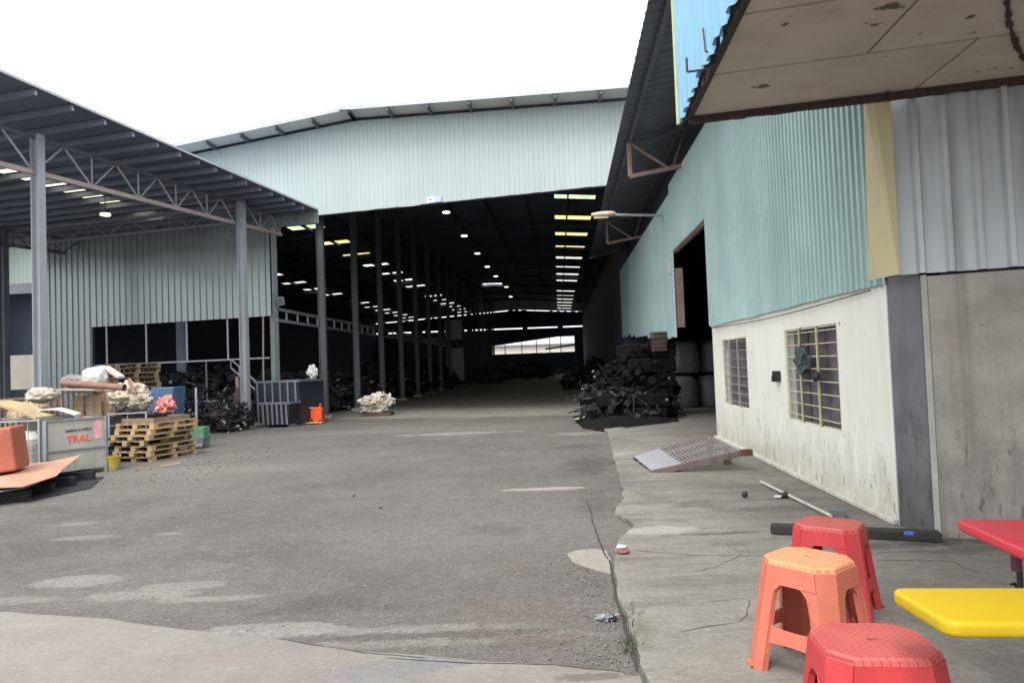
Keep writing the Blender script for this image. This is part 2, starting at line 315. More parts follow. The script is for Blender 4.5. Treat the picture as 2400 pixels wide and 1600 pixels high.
def rough_edge(pts, n=8, amp=.03):
    out = []
    for a, b in zip(pts, pts[1:]):
        for k in range(n):
            q = a.lerp(b, k/n); j = noise.noise_vector(q*3.1)*amp + noise.noise_vector(q*11)*amp*.5; out.append(V((q.x+j.x, q.y+j.y, q.z)))
    return out + [pts[-1]]
PZ = .05
le = [G(*p) for p in ((1560,1640),(1512,1580),(1490,1530),(1474,1480),(1458,1430),(1446,1380),(1437,1330),(1444,1300),(1452,1278),(1486,1244),(1474,1226),(1441,1210),(1462,1178),(1452,1130),(1440,1085),(1432,1050),(1424,1022),(1412,1000),(1395,985))]
le[0] = V((le[1].x+.05, le[1].y-1.2, 0))
le2 = rough_edge(le, 7, .03)
padpoly = [V((p.x, p.y, .002)) for p in le2] + [V((2.6,40,.002)), V((20,40,.002)), V((20,-6,.002)), V((le[0].x,-6,.002))]
pm = MB(); pm.prism(padpoly, (0,0,PZ-.002)); pad = pm.build('concrete_pad', concrete); pad['kind'] = 'structure'; bevel(pad, .008, 2)
apron_m = ground_mat('pale_concrete_apron', (.165,.152,.136), (.215,.20,.178), [patch(1050,1555,.32,.10,(.155,.155,.155),.85,.35), patch(880,1580,.2,.07,(.16,.16,.16),.8,.4), patch(620,1560,.4,.12,(.22,.19,.17),.5,.8), patch(540,1545,.16,.09,(.21,.17,.15),.6,.7),
    patch(1260,1572,.35,.05,(.19,.175,.15),.7,.5), patch(1400,1590,.25,.04,(.10,.09,.08),.7,.5), patch(60,1470,.25,.06,(.24,.22,.19),.5,.7)], fine=.08, specks=((.40,.37,.33), (.12,.10,.09)), bump=.2)
ap = rough_edge([G(*p) for p in ((-500,1392),(0,1437),(250,1454),(500,1486),(540,1492),(700,1508),(800,1528),(1000,1540),(1150,1556),(1300,1562),(1440,1580),(1500,1590))], 8, .02)
appoly = [V((p.x, p.y, .001)) for p in ap] + [V((ap[-1].x, -6, .001)), V((-12, -6, .001))]
am = MB(); am.prism(appoly, (0,0,.011)); a_ = am.build('concrete_apron', apron_m); a_['kind'] = 'structure'
def sheet(name, pxs, z, mat, th=.004, amp=.02, n=5, parent=None):
    P = [G(*p) for p in pxs]; P = rough_edge(P+[P[0]], n, amp)[:-1]
    m = MB(); m.prism([V((p.x, p.y, z)) for p in P], (0,0,th)); return m.build(name, mat, parent)
light_patch = ground_mat('pale_mortar_patch', (.22,.20,.175), (.26,.24,.21), [], fine=.08, bump=.15)
for pp, th in ((((1328,1300),(1350,1292),(1392,1288),(1425,1292),(1432,1320),(1437,1348),(1400,1340),(1365,1328),(1340,1318)), .008),):
    o = sheet('concrete_patch', pp, .002, light_patch, th, .02); o['kind'] = 'structure'
ho = sheet('hall_floor', ((560,994),(760,982),(950,974),(1150,968),(1330,964),(1395,975),(1330,862),(1250,862),(1000,875),(700,905)), .0, None, .02, .0, 1)
hf = MB(); fq = [FP(-9.5,0,-.1), FP(11.2,0,-.1)]; hf.prism([V((p.x,p.y,.001)) for p in (fq[0], fq[1], hallp(2.6,110,0), hallp(-26,110,0))], (0,0,.012))
bpy.data.objects.remove(ho)
floorm = ground_mat('dusty_hall_floor', (.13,.125,.105), (.185,.178,.15), [], fine=.08, bump=.15, rough=.7)
o = hf.build('hall_floor', floorm); o['kind'] = 'structure'
crackm = M('crack_dirt', (.045,.042,.036), .95, 0, .3, 20)
def crack(pxs, wd, z, name, mat=crackm, amp=.012):
    P = rough_edge([G(*p, z) for p in pxs], 9, amp); m = MB(); L = []; R = []
    for k, p in enumerate(P):
        a = P[max(0,k-1)]; b = P[min(len(P)-1,k+1)]; d = (b-a).normalized(); n = V((-d.y,d.x,0)); w_ = wd*.65*(.35+.65*abs(noise.noise(p*9)))*(1 if 0 < k < len(P)-1 else .1)
        L.append(p+n*w_); R.append(p-n*w_)
    for k in range(len(P)-1): m.quad(L[k], R[k], R[k+1], L[k+1])
    return m.build(name, mat)
for pxs, wd in ((((1483,1288),(1560,1296),(1640,1300),(1790,1301)),.010), (((1620,1340),(1680,1325),(1725,1305),(1738,1298),(1700,1275)),.006), (((1590,1480),(1650,1468),(1735,1456),(1752,1440),(1756,1405),(1735,1400),(1640,1412)),.006),
                (((2050,1311),(2150,1312),(2230,1314),(2260,1330),(2295,1340)),.009), (((2050,1293),(2180,1293),(2330,1297),(2400,1300)),.007), (((1700,1276),(1900,1279)),.005), (((2250,1300),(2290,1312),(2400,1314)),.005)):
    c = crack(pxs, wd, PZ+.003, 'crack'); c['kind'] = 'structure'
for pxs, wd in ((((1375,1172),(1392,1225),(1410,1280),(1425,1310)),.018), (((1428,1310),(1436,1360),(1446,1400),(1460,1450),(1478,1510),(1496,1570)),.03), (((900,1540),(1100,1552),(1300,1556),(1470,1575)),.012), (((650,1495),(850,1528),(1000,1540)),.012)):
    c = crack(pxs, wd, .014, 'crack'); c['kind'] = 'structure'
# loose chips
def chips(name, fn, n, mat, smin, smax):
    m = MB()
    for _ in range(n):
        p = fn(); s_ = random.uniform(smin, smax); R = Matrix.Rotation(random.uniform(0,6.28), 3, V((random.gauss(0,1),random.gauss(0,1),random.gauss(0,1))).normalized())
        m.add([p + R @ V(c)*s_ + V((0,0,s_*.3)) for c in ((1,0,0),(-.8,.3,0),(0,1,.1),(0,-.9,.2),(.1,0,.6),(0,.1,-.6))], [(0,2,4),(2,1,4),(1,3,4),(3,0,4),(2,0,5),(1,2,5),(3,1,5),(0,3,5)])
    o = m.build(name, mat); o['kind'] = 'stuff'; return o
def near_crack():
    t_ = random.random(); a = [G(1405,1290), G(1500,1590)]; p = a[0].lerp(a[1], t_); return V((p.x-abs(random.gauss(0,.22))-.02, p.y, .004))
chips('gravel', near_crack, 420, mt['stone'], .003, .011)
chips('gravel', lambda: (lambda p: V((p.x,p.y,.002)))(G(random.uniform(100,1450), random.uniform(1010,1530))), 260, mt['stone'], .004, .012)
chips('gravel', lambda: V((random.gauss(-5.3,.6), random.uniform(10.2,14), .002)), 150, mt['stone'], .008, .03)
# ------------------------------------------------------------------ corrugated sheet
def prof(u, kind):
    u %= 1.0
    if kind == 'sine': return .5+.5*math.sin(2*math.pi*u)
    if kind == 'trap': return 0 if u < .40 else (1 if .50 < u < .90 else ((u-.40)/.10 if u <= .50 else (1-u)/.10))
    if kind == 'rib':  return 0 if u < .66 else (1 if .74 < u < .92 else ((u-.66)/.08 if u <= .74 else (1-u)/.08))
    if kind == 'groove': return 1 if u < .8 else (0 if .86 < u < .94 else ((.86-u)/.06 if u <= .86 else (u-.94)/.06))
PTS = dict(sine=[k/8 for k in range(8)], rib=[0,.66,.74,.92], groove=[0,.8,.86,.94], trap=[0,.40,.50,.90])
def corr(p0, d, wd, zb, zt, pitch, dep, nrm, kind, phase=0.0, jag=0):
    """p0 2D start, d dir, nrm outward; zb/zt functions of distance along"""
    m = MB(); us = []
    k = math.floor(phase/pitch)
    while k*pitch < phase+wd:
        for f_ in PTS[kind]:
            x = (k+f_)*pitch
            if phase < x < phase+wd: us.append(x)
        k += 1
    us = [phase] + us + [phase+wd]
    bot, top = [], []
    for x in us:
        q = p0 + d*(x-phase) + nrm*dep*prof(x/pitch, kind); j = jag*noise.noise(V((x*2.3, p0.y, 0)))
        bot.append(V((q.x,q.y,zb(x-phase)+j))); top.append(V((q.x,q.y,zt(x-phase))))
    n = len(us); m.add(bot+top, [(i, i+1, n+i+1, n+i) for i in range(n-1)]); return m
# ------------------------------------------------------------------ WAREHOUSE HALL
hall = thing('warehouse_hall', 'wide pale green steel warehouse with a dark open front at the end of the yard', 'warehouse', (CORNER.x, CORNER.y, 0))
RX, RZ, RSL = -6.05, 9.42, .062
def roofz(x0): return RZ - RSL*abs(x0-RX)
def x0_of(p): return p.x-.0665*p.y
tl = ft(fac(107, 700)); tr = 11.6
pw = .75
ZB = fac(1080, 470).z; ZG = (fac(633,740).z+fac(216,767).z)/2
tt = tl; gsplit = ft(fac(216,760))
while tt < tr-.01:
    w_ = min(pw, tr-tt)
    if tt < gsplit-.01 < tt+w_: w_ = gsplit-tt
    def zt(x, tt=tt): return roofz(x0_of(FP(tt+x,0)))-.12
    if tt+.3 < 0:
        wl = w_ if tt+w_ < 0 else -tt
        wl = w_ if tt+w_ <= .01 else -tt
        zb = .0 if tt+w_ < gsplit+.02 else ZG
        # upper part (seen above the shed) and lower part (under it)
        corr(FP(tt,0), T, wl, lambda x: 6.75, zt, .15, .009, -S, 'groove').build('cladding_sheet', mt['facade'], hall)
        corr(FP(tt,0,.03), T, wl, lambda x, zb=zb: zb, lambda x: 6.8, .25, .035, -S, 'rib').build('wall_sheet', mt['greywall'], hall)
        if wl < w_: tt += wl; continue
    else:
        corr(FP(tt,0), T, w_, lambda x: ZB+.02*noise.noise(V((tt,0,3))), zt, .15, .009, -S, 'groove', 0, .015).build('cladding_sheet', mt['facade'], hall)
    tt += w_
# lining behind the facade, head beam
m = MB(); m.beam(FP(0,ZB+.12,-.2), FP(tr,ZB+.12,-.2), .12, .2); m.build('head_beam', mt['steel_dark'], hall)
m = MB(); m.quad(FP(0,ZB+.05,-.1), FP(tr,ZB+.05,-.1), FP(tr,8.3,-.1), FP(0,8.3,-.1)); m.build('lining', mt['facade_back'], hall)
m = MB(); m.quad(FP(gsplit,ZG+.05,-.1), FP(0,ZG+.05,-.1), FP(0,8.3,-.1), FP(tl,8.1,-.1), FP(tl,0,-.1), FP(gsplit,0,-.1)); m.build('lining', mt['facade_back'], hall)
# roof decks with openings for the translucent sheets
rows = [31.5+4.62*k for k in range(-2, 16)]
cols = [(.10, 1.95), (-13.6, -11.9), (-21.2, -19.5)]
def deck(xa, xb, d0, d1, name):
    holes = [c for c in cols if xa < c[0] and c[1] < xb]
    xs = sorted({xa, xb, *[v for c in holes for v in c]} | ({-7.0,-5.1} if xa < -7 and xb > -5 else set()))
    m = MB()
    for i in range(len(xs)-1):
        a, b = xs[i], xs[i+1]; ishole = (a, b) in holes; cur = d0
        if ishole:
            for r in rows:
                if r-.45 < d0+.2 or r+.45 > d1: continue
                m.quad(hallp(a,cur,roofz(a)), hallp(b,cur,roofz(b)), hallp(b,r-.42,roofz(b)), hallp(a,r-.42,roofz(a))); cur = r+.42
        m.quad(hallp(a,cur,roofz(a)), hallp(b,cur,roofz(b)), hallp(b,d1,roofz(b)), hallp(a,d1,roofz(a)))
    return m.build(name, mt['hallroof'], hall)
def hy(x0):  # depth of the facade plane at lateral x0
    a = FP(0,0); b = FP(1,0); s_ = (x0-x0_of(a))/(x0_of(b)-x0_of(a)); return FP(s_,0).y
m = MB()
def wedge(xa, xb):   # triangle-ish strip between facade line (plus overhang) and the straight deck start
    pts = []
    for x in (xa, xb): pts.append(hallp(x, hy(x)-.75, roofz(x)))
    return pts
DST = 26.2
for xa, xb, nm in ((RX, 4.6, 1), (-17.4, RX, 0)):
    a, b = wedge(xa, xb); m.quad(a, b, hallp(xb,DST,roofz(xb)), hallp(xa,DST,roofz(xa)))
m.build('roof_deck', mt['hallroof'], hall)
deck(RX+.95, 3.6, DST, 101, 'roof_deck'); deck(-26, RX-.95, 29.5, 101, 'roof_deck')
m = MB(); m.quad(hallp(-17.4,DST,roofz(-17.4)), hallp(RX-.95,DST,roofz(RX-.95)), hallp(RX-.95,29.5,roofz(RX-.95)), hallp(-17.4,29.5,roofz(-17.4)))
m.quad(hallp(RX-.95,DST,roofz(RX)-.06), hallp(RX+.95,DST,roofz(RX)-.06), hallp(RX+.95,67,roofz(RX)-.06), hallp(RX-.95,67,roofz(RX)-.06))
m.quad(hallp(RX-.95,68.6,roofz(RX)-.06), hallp(RX+.95,68.6,roofz(RX)-.06), hallp(RX+.95,101,roofz(RX)-.06), hallp(RX-.95,101,roofz(RX)-.06)); m.build('roof_deck', mt['hallroof'], hall)
for ci, (a, b) in enumerate(cols):
    for ri, r in enumerate(rows):
        if r-.45 < (DST if ci == 0 else 29.5)+.2 or r > 98: continue
        mk = mt['skyl_g'] if (ci == 0 and r < 32) or (ci == 1 and r < 40) else (mt['skyl_y'] if r < 46 else mt['skyl_p'])
        if ci == 2: mk = mt['skyl_p']
        mid = (a+b)/2; m = MB()
        for u, v in ((a, mid-.03), (mid+.03, b)):
            m.quad(hallp(u,r-.42,roofz(u)+.01), hallp(v,r-.42,roofz(v)+.01), hallp(v,r+.42,roofz(v)+.01), hallp(u,r+.42,roofz(u)+.01))
        m.quad(hallp(mid-.03,r-.42,roofz(mid)), hallp(mid+.03,r-.42,roofz(mid)), hallp(mid+.03,r+.42,roofz(mid)), hallp(mid-.03,r+.42,roofz(mid)))
        m.build('roof_light', mk, hall)
# gable edge: overhanging sheet edge, trim and purlin stubs
gab = M('gable_overhang', (.62,.64,.58), .55, 0, .1, 1)
for xa, xb in ((-17.4, RX), (RX, 4.6)):
    m = MB(); P = [hallp(x, hy(x)-o, roofz(x)+dz) for x, o, dz in ((xa,.76,-.02),(xb,.76,-.02),(xb,.02,-.035),(xa,.02,-.035))]; m.quad(*P)
    m.build('overhang_soffit', gab, hall)
    m = MB(); m.beam(hallp(xa,hy(xa)-.77,roofz(xa)-.0), hallp(xb,hy(xb)-.77,roofz(xb)-.0), .03, .10); m.build('verge_trim', mt['steel'], hall)
m = MB(); m.box(hallp(RX,hy(RX)-.75,RZ+.02), (.55,.12,.14)); m.build('ridge_cap', mt['steel'], hall)
for x in [RX + s_*k*1.25 for s_ in (-1,1) for k in range(0,9)]:
    if x < -17 or x > 4.4: continue
    m = MB(); z = roofz(x)-.09; m.beam(hallp(x, hy(x)-.74, z), hallp(x, hy(x)+.3, z), .07, .1); m.build('purlin', mt['steel_dark'], hall)
for x in [-6.9+k*1.9*-1 for k in range(1,9)]+[-5.0+k*1.9 for k in range(0,5)]:
    m = MB(); m.beam(hallp(x, 27, roofz(x)-.12), hallp(x, 100, roofz(x)-.12), .07, .14); m.build('purlin', mt['facade_back'], hall)
# columns, rafters
XC = x0_of(FP(1.78,0)) if False else x0_of(onz(750,985))
colx = XC-.02
for k in range(17):
    d = 22.62+3.74*k; x = colx; top = roofz(x)-.2; m = MB()
    for s_ in (-1,1): m.box(hallp(x+s_*.10,d,top/2), (.016,.2,top))
    m.box(hallp(x,d,top/2), (.19,.012,top)); c = m.build('column', mt['hallcol'], hall)
    if k < 6: m = MB(); m.box(hallp(x,d,.06), (.42,.42,.12)); m.build('column_base', mt['beige'], hall)
    if k and k % 2 == 0:
        m = MB()
        for xa, xb in ((-17 if d < 33 else -25.5, RX), (RX, 3.0)):
            m.beam(hallp(xa,d,roofz(xa)-.16), hallp(xb,d,roofz(xb)-.16), .12, .2)
        m.build('rafter', mt['facade_back'], hall)
# corner column + ladder beam
m = MB(); m.box(FP(-.02,ZG/2+1.6,-.16), (.30,.03,ZG+3.2), Matrix.Rotation(-math.atan2(.2634,.9647),3,'Z'))
m.box(FP(.13,ZG/2+1.6,-.02), (.03,.26,ZG+3.2), Matrix.Rotation(-math.atan2(.2634,.9647),3,'Z')); m.build('corner_column', mt['corner'], hall)
c0 = FP(.15,0,0); top_z, bot_z = fac(642,724).z, fac(643,750).z
for zz in (top_z, bot_z):
    m = MB(); m.beam(c0+V((0,0,zz)), c0+AX*34+V((0,0,zz)), .08, .09); m.build('ladder_beam_rail', mt['steel'] , hall)
for k in range(34):
    m = MB(); q = c0+AX*(.9+k*1.0); m.beam(q+V((0,0,bot_z)), q+V((0,0,top_z)), .06, .05); m.build('ladder_beam_rung', mt['steel'], hall)
# framing in the opening under the grey wall
for px in (247, 340, 435, 531):
    p = fac(px, 760); t_ = ft(p); m = MB(); m.beam(FP(t_,2.0,-.05), FP(t_,ZG+.1,-.05), .05, .05); m.build('post', mt['steel'], hall)
m = MB(); m.beam(FP(gsplit,2.03,-.05), FP(-.15,2.03,-.05), .05, .05); m.build('rail', mt['steel'], hall)
m = MB(); m.beam(FP(gsplit,ZG+.03,-.03), FP(-.15,ZG+.03,-.03), .05, .06); m.build('rail', mt['chord'], hall)
m = MB(); m.cyl(FP(-.42,.6,-.05), FP(-.35,ZG+.05,-.05), .028, 8); m.build('pipe', mt['chord'], hall)
for px in (340, 480):
    t_ = ft(fac(px,800)); m = MB(); m.beam(FP(t_,0,-.05), FP(t_,2.0,-.05), .05, .05); m.build('post', mt['steel_dark'], hall)
m = MB(); m.beam(FP(gsplit-.02,0,-.02), FP(gsplit-.02,ZG,-.02), .05, .06); m.build('post', mt['steel_dark'], hall)
# side and back walls
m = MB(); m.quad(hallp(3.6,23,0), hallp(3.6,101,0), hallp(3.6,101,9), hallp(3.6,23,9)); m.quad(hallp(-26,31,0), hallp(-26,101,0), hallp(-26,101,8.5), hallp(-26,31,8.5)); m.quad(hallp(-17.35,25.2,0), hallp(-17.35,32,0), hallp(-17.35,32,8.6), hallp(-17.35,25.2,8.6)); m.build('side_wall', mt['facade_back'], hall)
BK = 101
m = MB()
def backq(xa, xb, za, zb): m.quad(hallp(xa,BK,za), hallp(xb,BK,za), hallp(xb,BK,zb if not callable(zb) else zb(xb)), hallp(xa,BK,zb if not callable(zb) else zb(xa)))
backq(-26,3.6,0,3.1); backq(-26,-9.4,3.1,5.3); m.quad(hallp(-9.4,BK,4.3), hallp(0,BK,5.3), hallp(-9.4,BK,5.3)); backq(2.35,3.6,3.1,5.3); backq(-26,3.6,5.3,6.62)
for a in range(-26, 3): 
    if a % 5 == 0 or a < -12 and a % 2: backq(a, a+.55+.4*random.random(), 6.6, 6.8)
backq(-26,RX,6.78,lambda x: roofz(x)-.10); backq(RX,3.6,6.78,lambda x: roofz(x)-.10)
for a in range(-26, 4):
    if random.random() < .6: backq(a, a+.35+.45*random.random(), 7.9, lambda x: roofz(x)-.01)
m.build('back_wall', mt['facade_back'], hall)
for x in (-7.6,-5.2,-3.1,-1.2,.4): 
    m = MB(); m.beam(hallp(x,BK-.2,3), hallp(x,BK-.2,5.4), .12, .12); m.build('post', mt['facade_back'], hall)
m = MB(); m.beam(hallp(-1.8,BK-3,3.55), hallp(2.4,BK-3,4.0), .3, .25); m.build('beam', mt['facade_back'], hall)
# pale partition panels beyond the columns
for (z0, z1, da, db) in ((.5, 2.9, 51.5, 55.5), (3.5, 4.9, 51, 55.8)):
    m = MB(); m.quad(hallp(colx-.6,da,z0), hallp(colx-.6+1.2,da,z0), hallp(colx-.6+1.2,da,z1), hallp(colx-.6,da,z1)); m.build('partition_panel', mt['facade'], hall)
# sign on the facade edge
sg = fac(1019,473); ts = ft(sg)
s0 = thing('wall_sign', 'small white and pale blue sign at the lower edge of the pale green facade', 'sign', FP(ts, ZB+.02, .04))
m = MB(); m.beam(FP(ts-.22,ZB+.10,.05), FP(ts,ZB+.10,.05), .02, .17); m.build('white_half', mt['whitesign'], s0)
m = MB(); m.beam(FP(ts,ZB+.10,.05), FP(ts+.23,ZB+.10,.05), .02, .17); m.build('blue_half', mt['bluesign'], s0)
m = MB(); m.beam(FP(ts-.17,ZB+.11,.065), FP(ts-.07,ZB+.11,.065), .006, .025); m.build('mark', mt['ink'], s0)
for k in range(5):
    m = MB(); m.beam(FP(ts+.03+k*.04,ZB+.06,.065), FP(ts+.03+k*.04,ZB+.15,.065), .006, .008); m.build('letter_stroke', mt['whitesign'], s0)
# hanging lamps in the hall
LP = [(1046,499),(1088,554),(1119,595),(1142,626),(1162,648),(1187,673),(1197,696)]
for i, (px, py) in enumerate(LP):
    d = 32.5+5.9*i; p = ond(px, py, d)
    L = thing('hanging_lamp', 'lit lamp under the hall roof, %s in its row from the front' % ['first','second','third','fourth','fifth','sixth','seventh'][i] if i else 'largest and nearest lit lamp hanging under the dark hall roof', 'lamp', p, 'lit lamps in a row under the hall roof')
    m = MB(); m.cyl(p, p+V((0,0,.04)), .17, 14, .17); m.build('lens', mt['lamp_on'], L)
    m = MB(); m.cyl(p+V((0,0,.052)), p+V((0,0,.26)), .22, 14, .06); m.cyl(p+V((0,0,.26)), V((p.x,p.y,roofz(RX)-.12)), .02, 6); m.build('shade', mt['steel_dark'], L)
# floodlight at the corner
p = FP(.28, top_z+.02, .0)
L = thing('floodlight', 'grey floodlight on the corner column above the ladder beam', 'floodlight', p)
m = MB(); m.box(p+V((.08,-.05,.22)), (.20,.08,.26), Matrix.Rotation(.25,3,'X')); m.build('housing', mt['steel'], L)
m = MB(); m.box(p+V((.08,-.10,.21)), (.16,.012,.21), Matrix.Rotation(.25,3,'X')); m.build('glass', mt['steel_dark'], L)
m = MB(); m.beam(p+V((-.08,0,0)), p+V((.08,0,.12)), .03, .03); m.build('bracket', mt['steel_dark'], L)
# ------------------------------------------------------------------ far things
fw = thing('far_building', 'pale far building seen through the opening in the back of the hall', 'building', (0,135,0))
m = MB(); m.box((4,136,2.6), (60,1,5.2)); m.build('wall', mt['farwall'], fw)
m = MB(); m.box((4,135.6,5.3), (61,1.6,.25)); m.build('roof', mt['steel'], fw)
# left back bay: light green gable and beige concrete bay under it
bay = thing('back_bay', 'light green clad bay with a dark opening at the far left behind the shed columns', 'building', (-20,31,0))
for k in range(11):
    p0 = V((-23.6+k*.75*.9647, 32.2-k*.75*.2634, 0))
    corr(p0, T, .75, lambda x: 5.95, lambda x: 8.7, .25, .02, -S, 'groove').build('cladding_sheet', mt['lightgreen'], bay)
m = MB(); m.box((-21,31.2,5.7), (10,.3,.45)); m.build('lintel', mt['steel_dark'], bay)
m = MB(); m.box((-21,31.0,2.0), (9,.2,.0+1.5)); m.build('parapet', mt['beige'], bay)
m = MB(); m.quad(V((-27,33.5,0)), V((-15,32.5,0)), V((-15,32.5,8)), V((-27,33.5,8))); m.build('dark_interior', mt['facade_back'], bay)
for x in (-22.8,-20.7,-19.2): 
    m = MB(); m.box((x,30.9,.65), (.35,.35,1.3)); m.build('pier', mt['beige'], bay)
# ------------------------------------------------------------------ OPEN SHED
shed = thing('open_shed', 'open steel shed with a sloping roof, lattice truss and grey columns on the left', 'shed', (-9.89,14.67,0))
def tx(d): return -15.08+.354*d
def TP(d, z, o=0): return V((tx(d)+o, d, z))
def zroof(d): return 7.04 - (d-14.67)*.070
def ztop(d): return 6.66-.024*(d-14.67)
CH = 5.92
nodes = [9.6,10.9,12.15,13.4,14.66,15.96,17.16,18.27,19.3,20.3,21.37,22.25]
def member(p, q, a, b, nm, mat): m = MB(); m.beam(p, q, a, b); return m.build(nm, mat, shed)
member(TP(9.6,CH), TP(22.3,CH), .085, .10, 'bottom_chord', mt['chord'])
member(TP(9.6,ztop(9.6)), TP(22.3,ztop(22.3)), .07, .08, 'top_chord', mt['steel_dark'])
for i, d in enumerate(nodes):
    if i not in (4, 9): member(TP(d,CH), TP(d,ztop(d)), .028, .028, 'vertical', mt['steel'])
    if i+1 < len(nodes):
        md = (d+nodes[i+1])/2
        member(TP(d,CH), TP(md,ztop(md)), .032, .032, 'diagonal', mt['steel']); member(TP(nodes[i+1],CH), TP(md,ztop(md)), .032, .032, 'diagonal', mt['steel'])
RS = Matrix.Rotation(-math.atan2(.2634,.9647),3,'Z')
def hcol(p, top, sz, mat, nm='column'):
    m = MB()
    for s_ in (-1,1): m.box(V((p.x,p.y,top/2))+T*s_*sz/2, (.02,sz*.95,top), RS)
    m.box(V((p.x,p.y,top/2)), (sz,.015,top), RS); return m.build(nm, mat, shed)
for d in (14.66, 20.3): 
    p = TP(d,0,.09 if d < 15 else .20); hcol(p, ztop(d)+.05, .185, mt['steel'])
    m = MB(); m.prism([V((p.x,p.y,0))+T*a*.33+S*b*.28 for a,b in ((-1,-1),(1,-1),(1,1),(-1,1))], (0,0,.10)); bevel(m.build('plinth', mt['beige'], shed), .02)
# second truss line further left and its column
def T2(d, z): return V((-15.9+.354*(d-22.1), d, z))
hcol(T2(22.1,0), 6.5, .2, mt['steel_dark'])
member(T2(14,CH), T2(24.1,CH), .10, .10, 'bottom_chord', mt['steel_dark']); member(T2(14,6.4), T2(24.1,6.4), .10, .10, 'top_chord', mt['steel_dark'])
for k in range(9):
    d = 15.2+k*1.1; member(T2(d,CH), T2(d+.55,6.4), .04, .04, 'diagonal', mt['steel_dark']); member(T2(d+.55,6.4), T2(d+1.1 if k<8 else d+.6,CH), .04, .04, 'diagonal', mt['steel_dark'])
# cross truss from the second column to the left
q0 = TP(20.3,CH); q1 = q0 - T*9.0
for z_, a_ in ((CH,.07),(6.38,.07)): member(V((q0.x,q0.y,z_)), V((q1.x,q1.y,z_)), a_, a_, 'cross_chord', mt['steel_dark'])
for k in range(6):
    a = q0-T*(k*1.5); b = q0-T*(k*1.5+.75); c = q0-T*(k*1.5+1.5)
    member(V((a.x,a.y,CH)), V((b.x,b.y,6.38)), .03, .03, 'diagonal', mt['steel_dark']); member(V((b.x,b.y,6.38)), V((c.x,c.y,CH)), .03, .03, 'diagonal', mt['steel_dark']); member(V((b.x,b.y,6.38)), V((b.x,b.y,CH)), .03, .03, 'vertical', mt['steel_dark'])
# purlins
EO = 1.5
epx = [87.6,173.7,249.8,315.8,372.6,425,468.5,509,546,579.5,613,640,667,692,714]
eP = V((tx(14)+EO,14,0)); eD = V((.3337,.9427,0))
pds = [onv(x, 163+.436*x, eP, eD).y for x in epx]
pds = [pds[0]-.85*k for k in range(4,0,-1)] + pds
for d in pds:
    a = TP(d, zroof(d)-.075, EO-.03); b = a - T*16; a2 = V((a.x,a.y,0))
    m = MB(); m.beam(a, V((b.x,b.y,a.z)), .06, .13); m.build('purlin', mt['purlin'], shed)
# roof sheets (each one laid down the slope between the edge and the far side)
rl = [(-5.2,-4.45)]
dA, dB = 10.2, 21.75
def RP(d, t_, dz=0): e = TP(d, 0, EO); q = e + T*t_; return V((q.x, q.y, zroof(d)+dz))
tws = [0.05,-1,-1.9,-2.8,-3.72,-4.65,-5.35,-6.3]
while tws[-1] > -17: tws.append(tws[-1]-1.05)
for a, b in zip(tws, tws[1:]):
    m = MB()
    lit = abs(a+4.65) < .01; dE = dB if a > -1.9 else dB+.34
    ds = [dA]; k = 0
    if lit:
        for i in range(len(pds)-1):
            u, v = pds[i]+.16, pds[i+1]-.10
            if v-u > .2: ds += [u, v]
    ds.append(dE)
    for i in range(0, len(ds)-1, 2) if lit else [0]:
        d0, d1 = (ds[i], ds[i+1]) if lit else (dA, dE)
        m = MB(); m.quad(RP(d0,a), RP(d0,b), RP(d1,b), RP(d1,a)); m.build('roof_sheet', mt['shedroof'], shed)
    if lit:
        for i in range(1, len(ds)-1, 2):
            m = MB(); m.quad(RP(ds[i],a), RP(ds[i],b), RP(ds[i+1],b), RP(ds[i+1],a)); m.build('roof_light', mt['skyl_w'], shed)
m = MB(); m.beam(RP(dA,.04,.0), RP(dB,.04,.0), .02, .05); m.build('roof_edge_trim', mt['steel'], shed)
m = MB()
for a, b in zip(tws[:2], tws[1:3]): pass
corr(H2(RP(dB,-2.0)), T, 2.05, lambda x: zroof(dB)-.42, lambda x: zroof(dB)+.0, .12, .02, -S, 'rib').build('eaves_sheet', mt['greywall'], shed)
p = ond(247,505,19.2); L = thing('shed_lamp', 'bright round lamp hanging under the left shed roof', 'lamp', p)
m = MB(); m.cyl(p, p+V((0,0,.05)), .13, 14); m.build('lens', mt['lamp_on'], L)
m = MB(); m.cyl(p+V((0,0,.052)), p+V((0,0,.18)), .14, 14, .05); m.cyl(p+V((0,0,.18)), V((p.x,p.y,6.7)), .012, 6); m.build('shade', mt['steel_dark'], L)
# ------------------------------------------------------------------ RIGHT BUILDING (white wall, aqua cladding, dark roof)
A = H2(G(2107,1230,PZ)); Bp = H2(G(1682,1026,PZ)); WD = (Bp-A).normalized(); WN = V((-WD.y, WD.x, 0)); LW = (Bp-A).length
def W(s_, z, o=0): return A + WD*s_ + WN*o + V((0,0,z))
def wsz(px, py): p = onv(px, py, A, WD); return (H2(p)-A).dot(WD), p.z
wk = thing('workshop_building', 'long workshop with a cream wall, barred windows, aqua cladding and dark overhanging roof', 'building', (A.x, A.y, PZ))
ZW = (wsz(2082,653)[1]+wsz(1666,763)[1])/2
w1 = [wsz(*p) for p in ((1693,797),(1748,789),(1757,957),(1697,948))]; w2 = [wsz(*p) for p in ((1838,775),(1959,756),(1975,1010),(1847,984))]
def rect(c): return ((c[1][0]+c[2][0])/2, (c[0][0]+c[3][0])/2, (c[2][1]+c[3][1])/2, (c[0][1]+c[1][1])/2)
R1, R2 = rect(w1), rect(w2)
print('WALL', LW, ZW, R1, R2, 'ZB', ZB, 'ZG', ZG)
ss = sorted([0, LW, R1[0], R1[1], R2[0], R2[1]]); m = MB(); th = .14
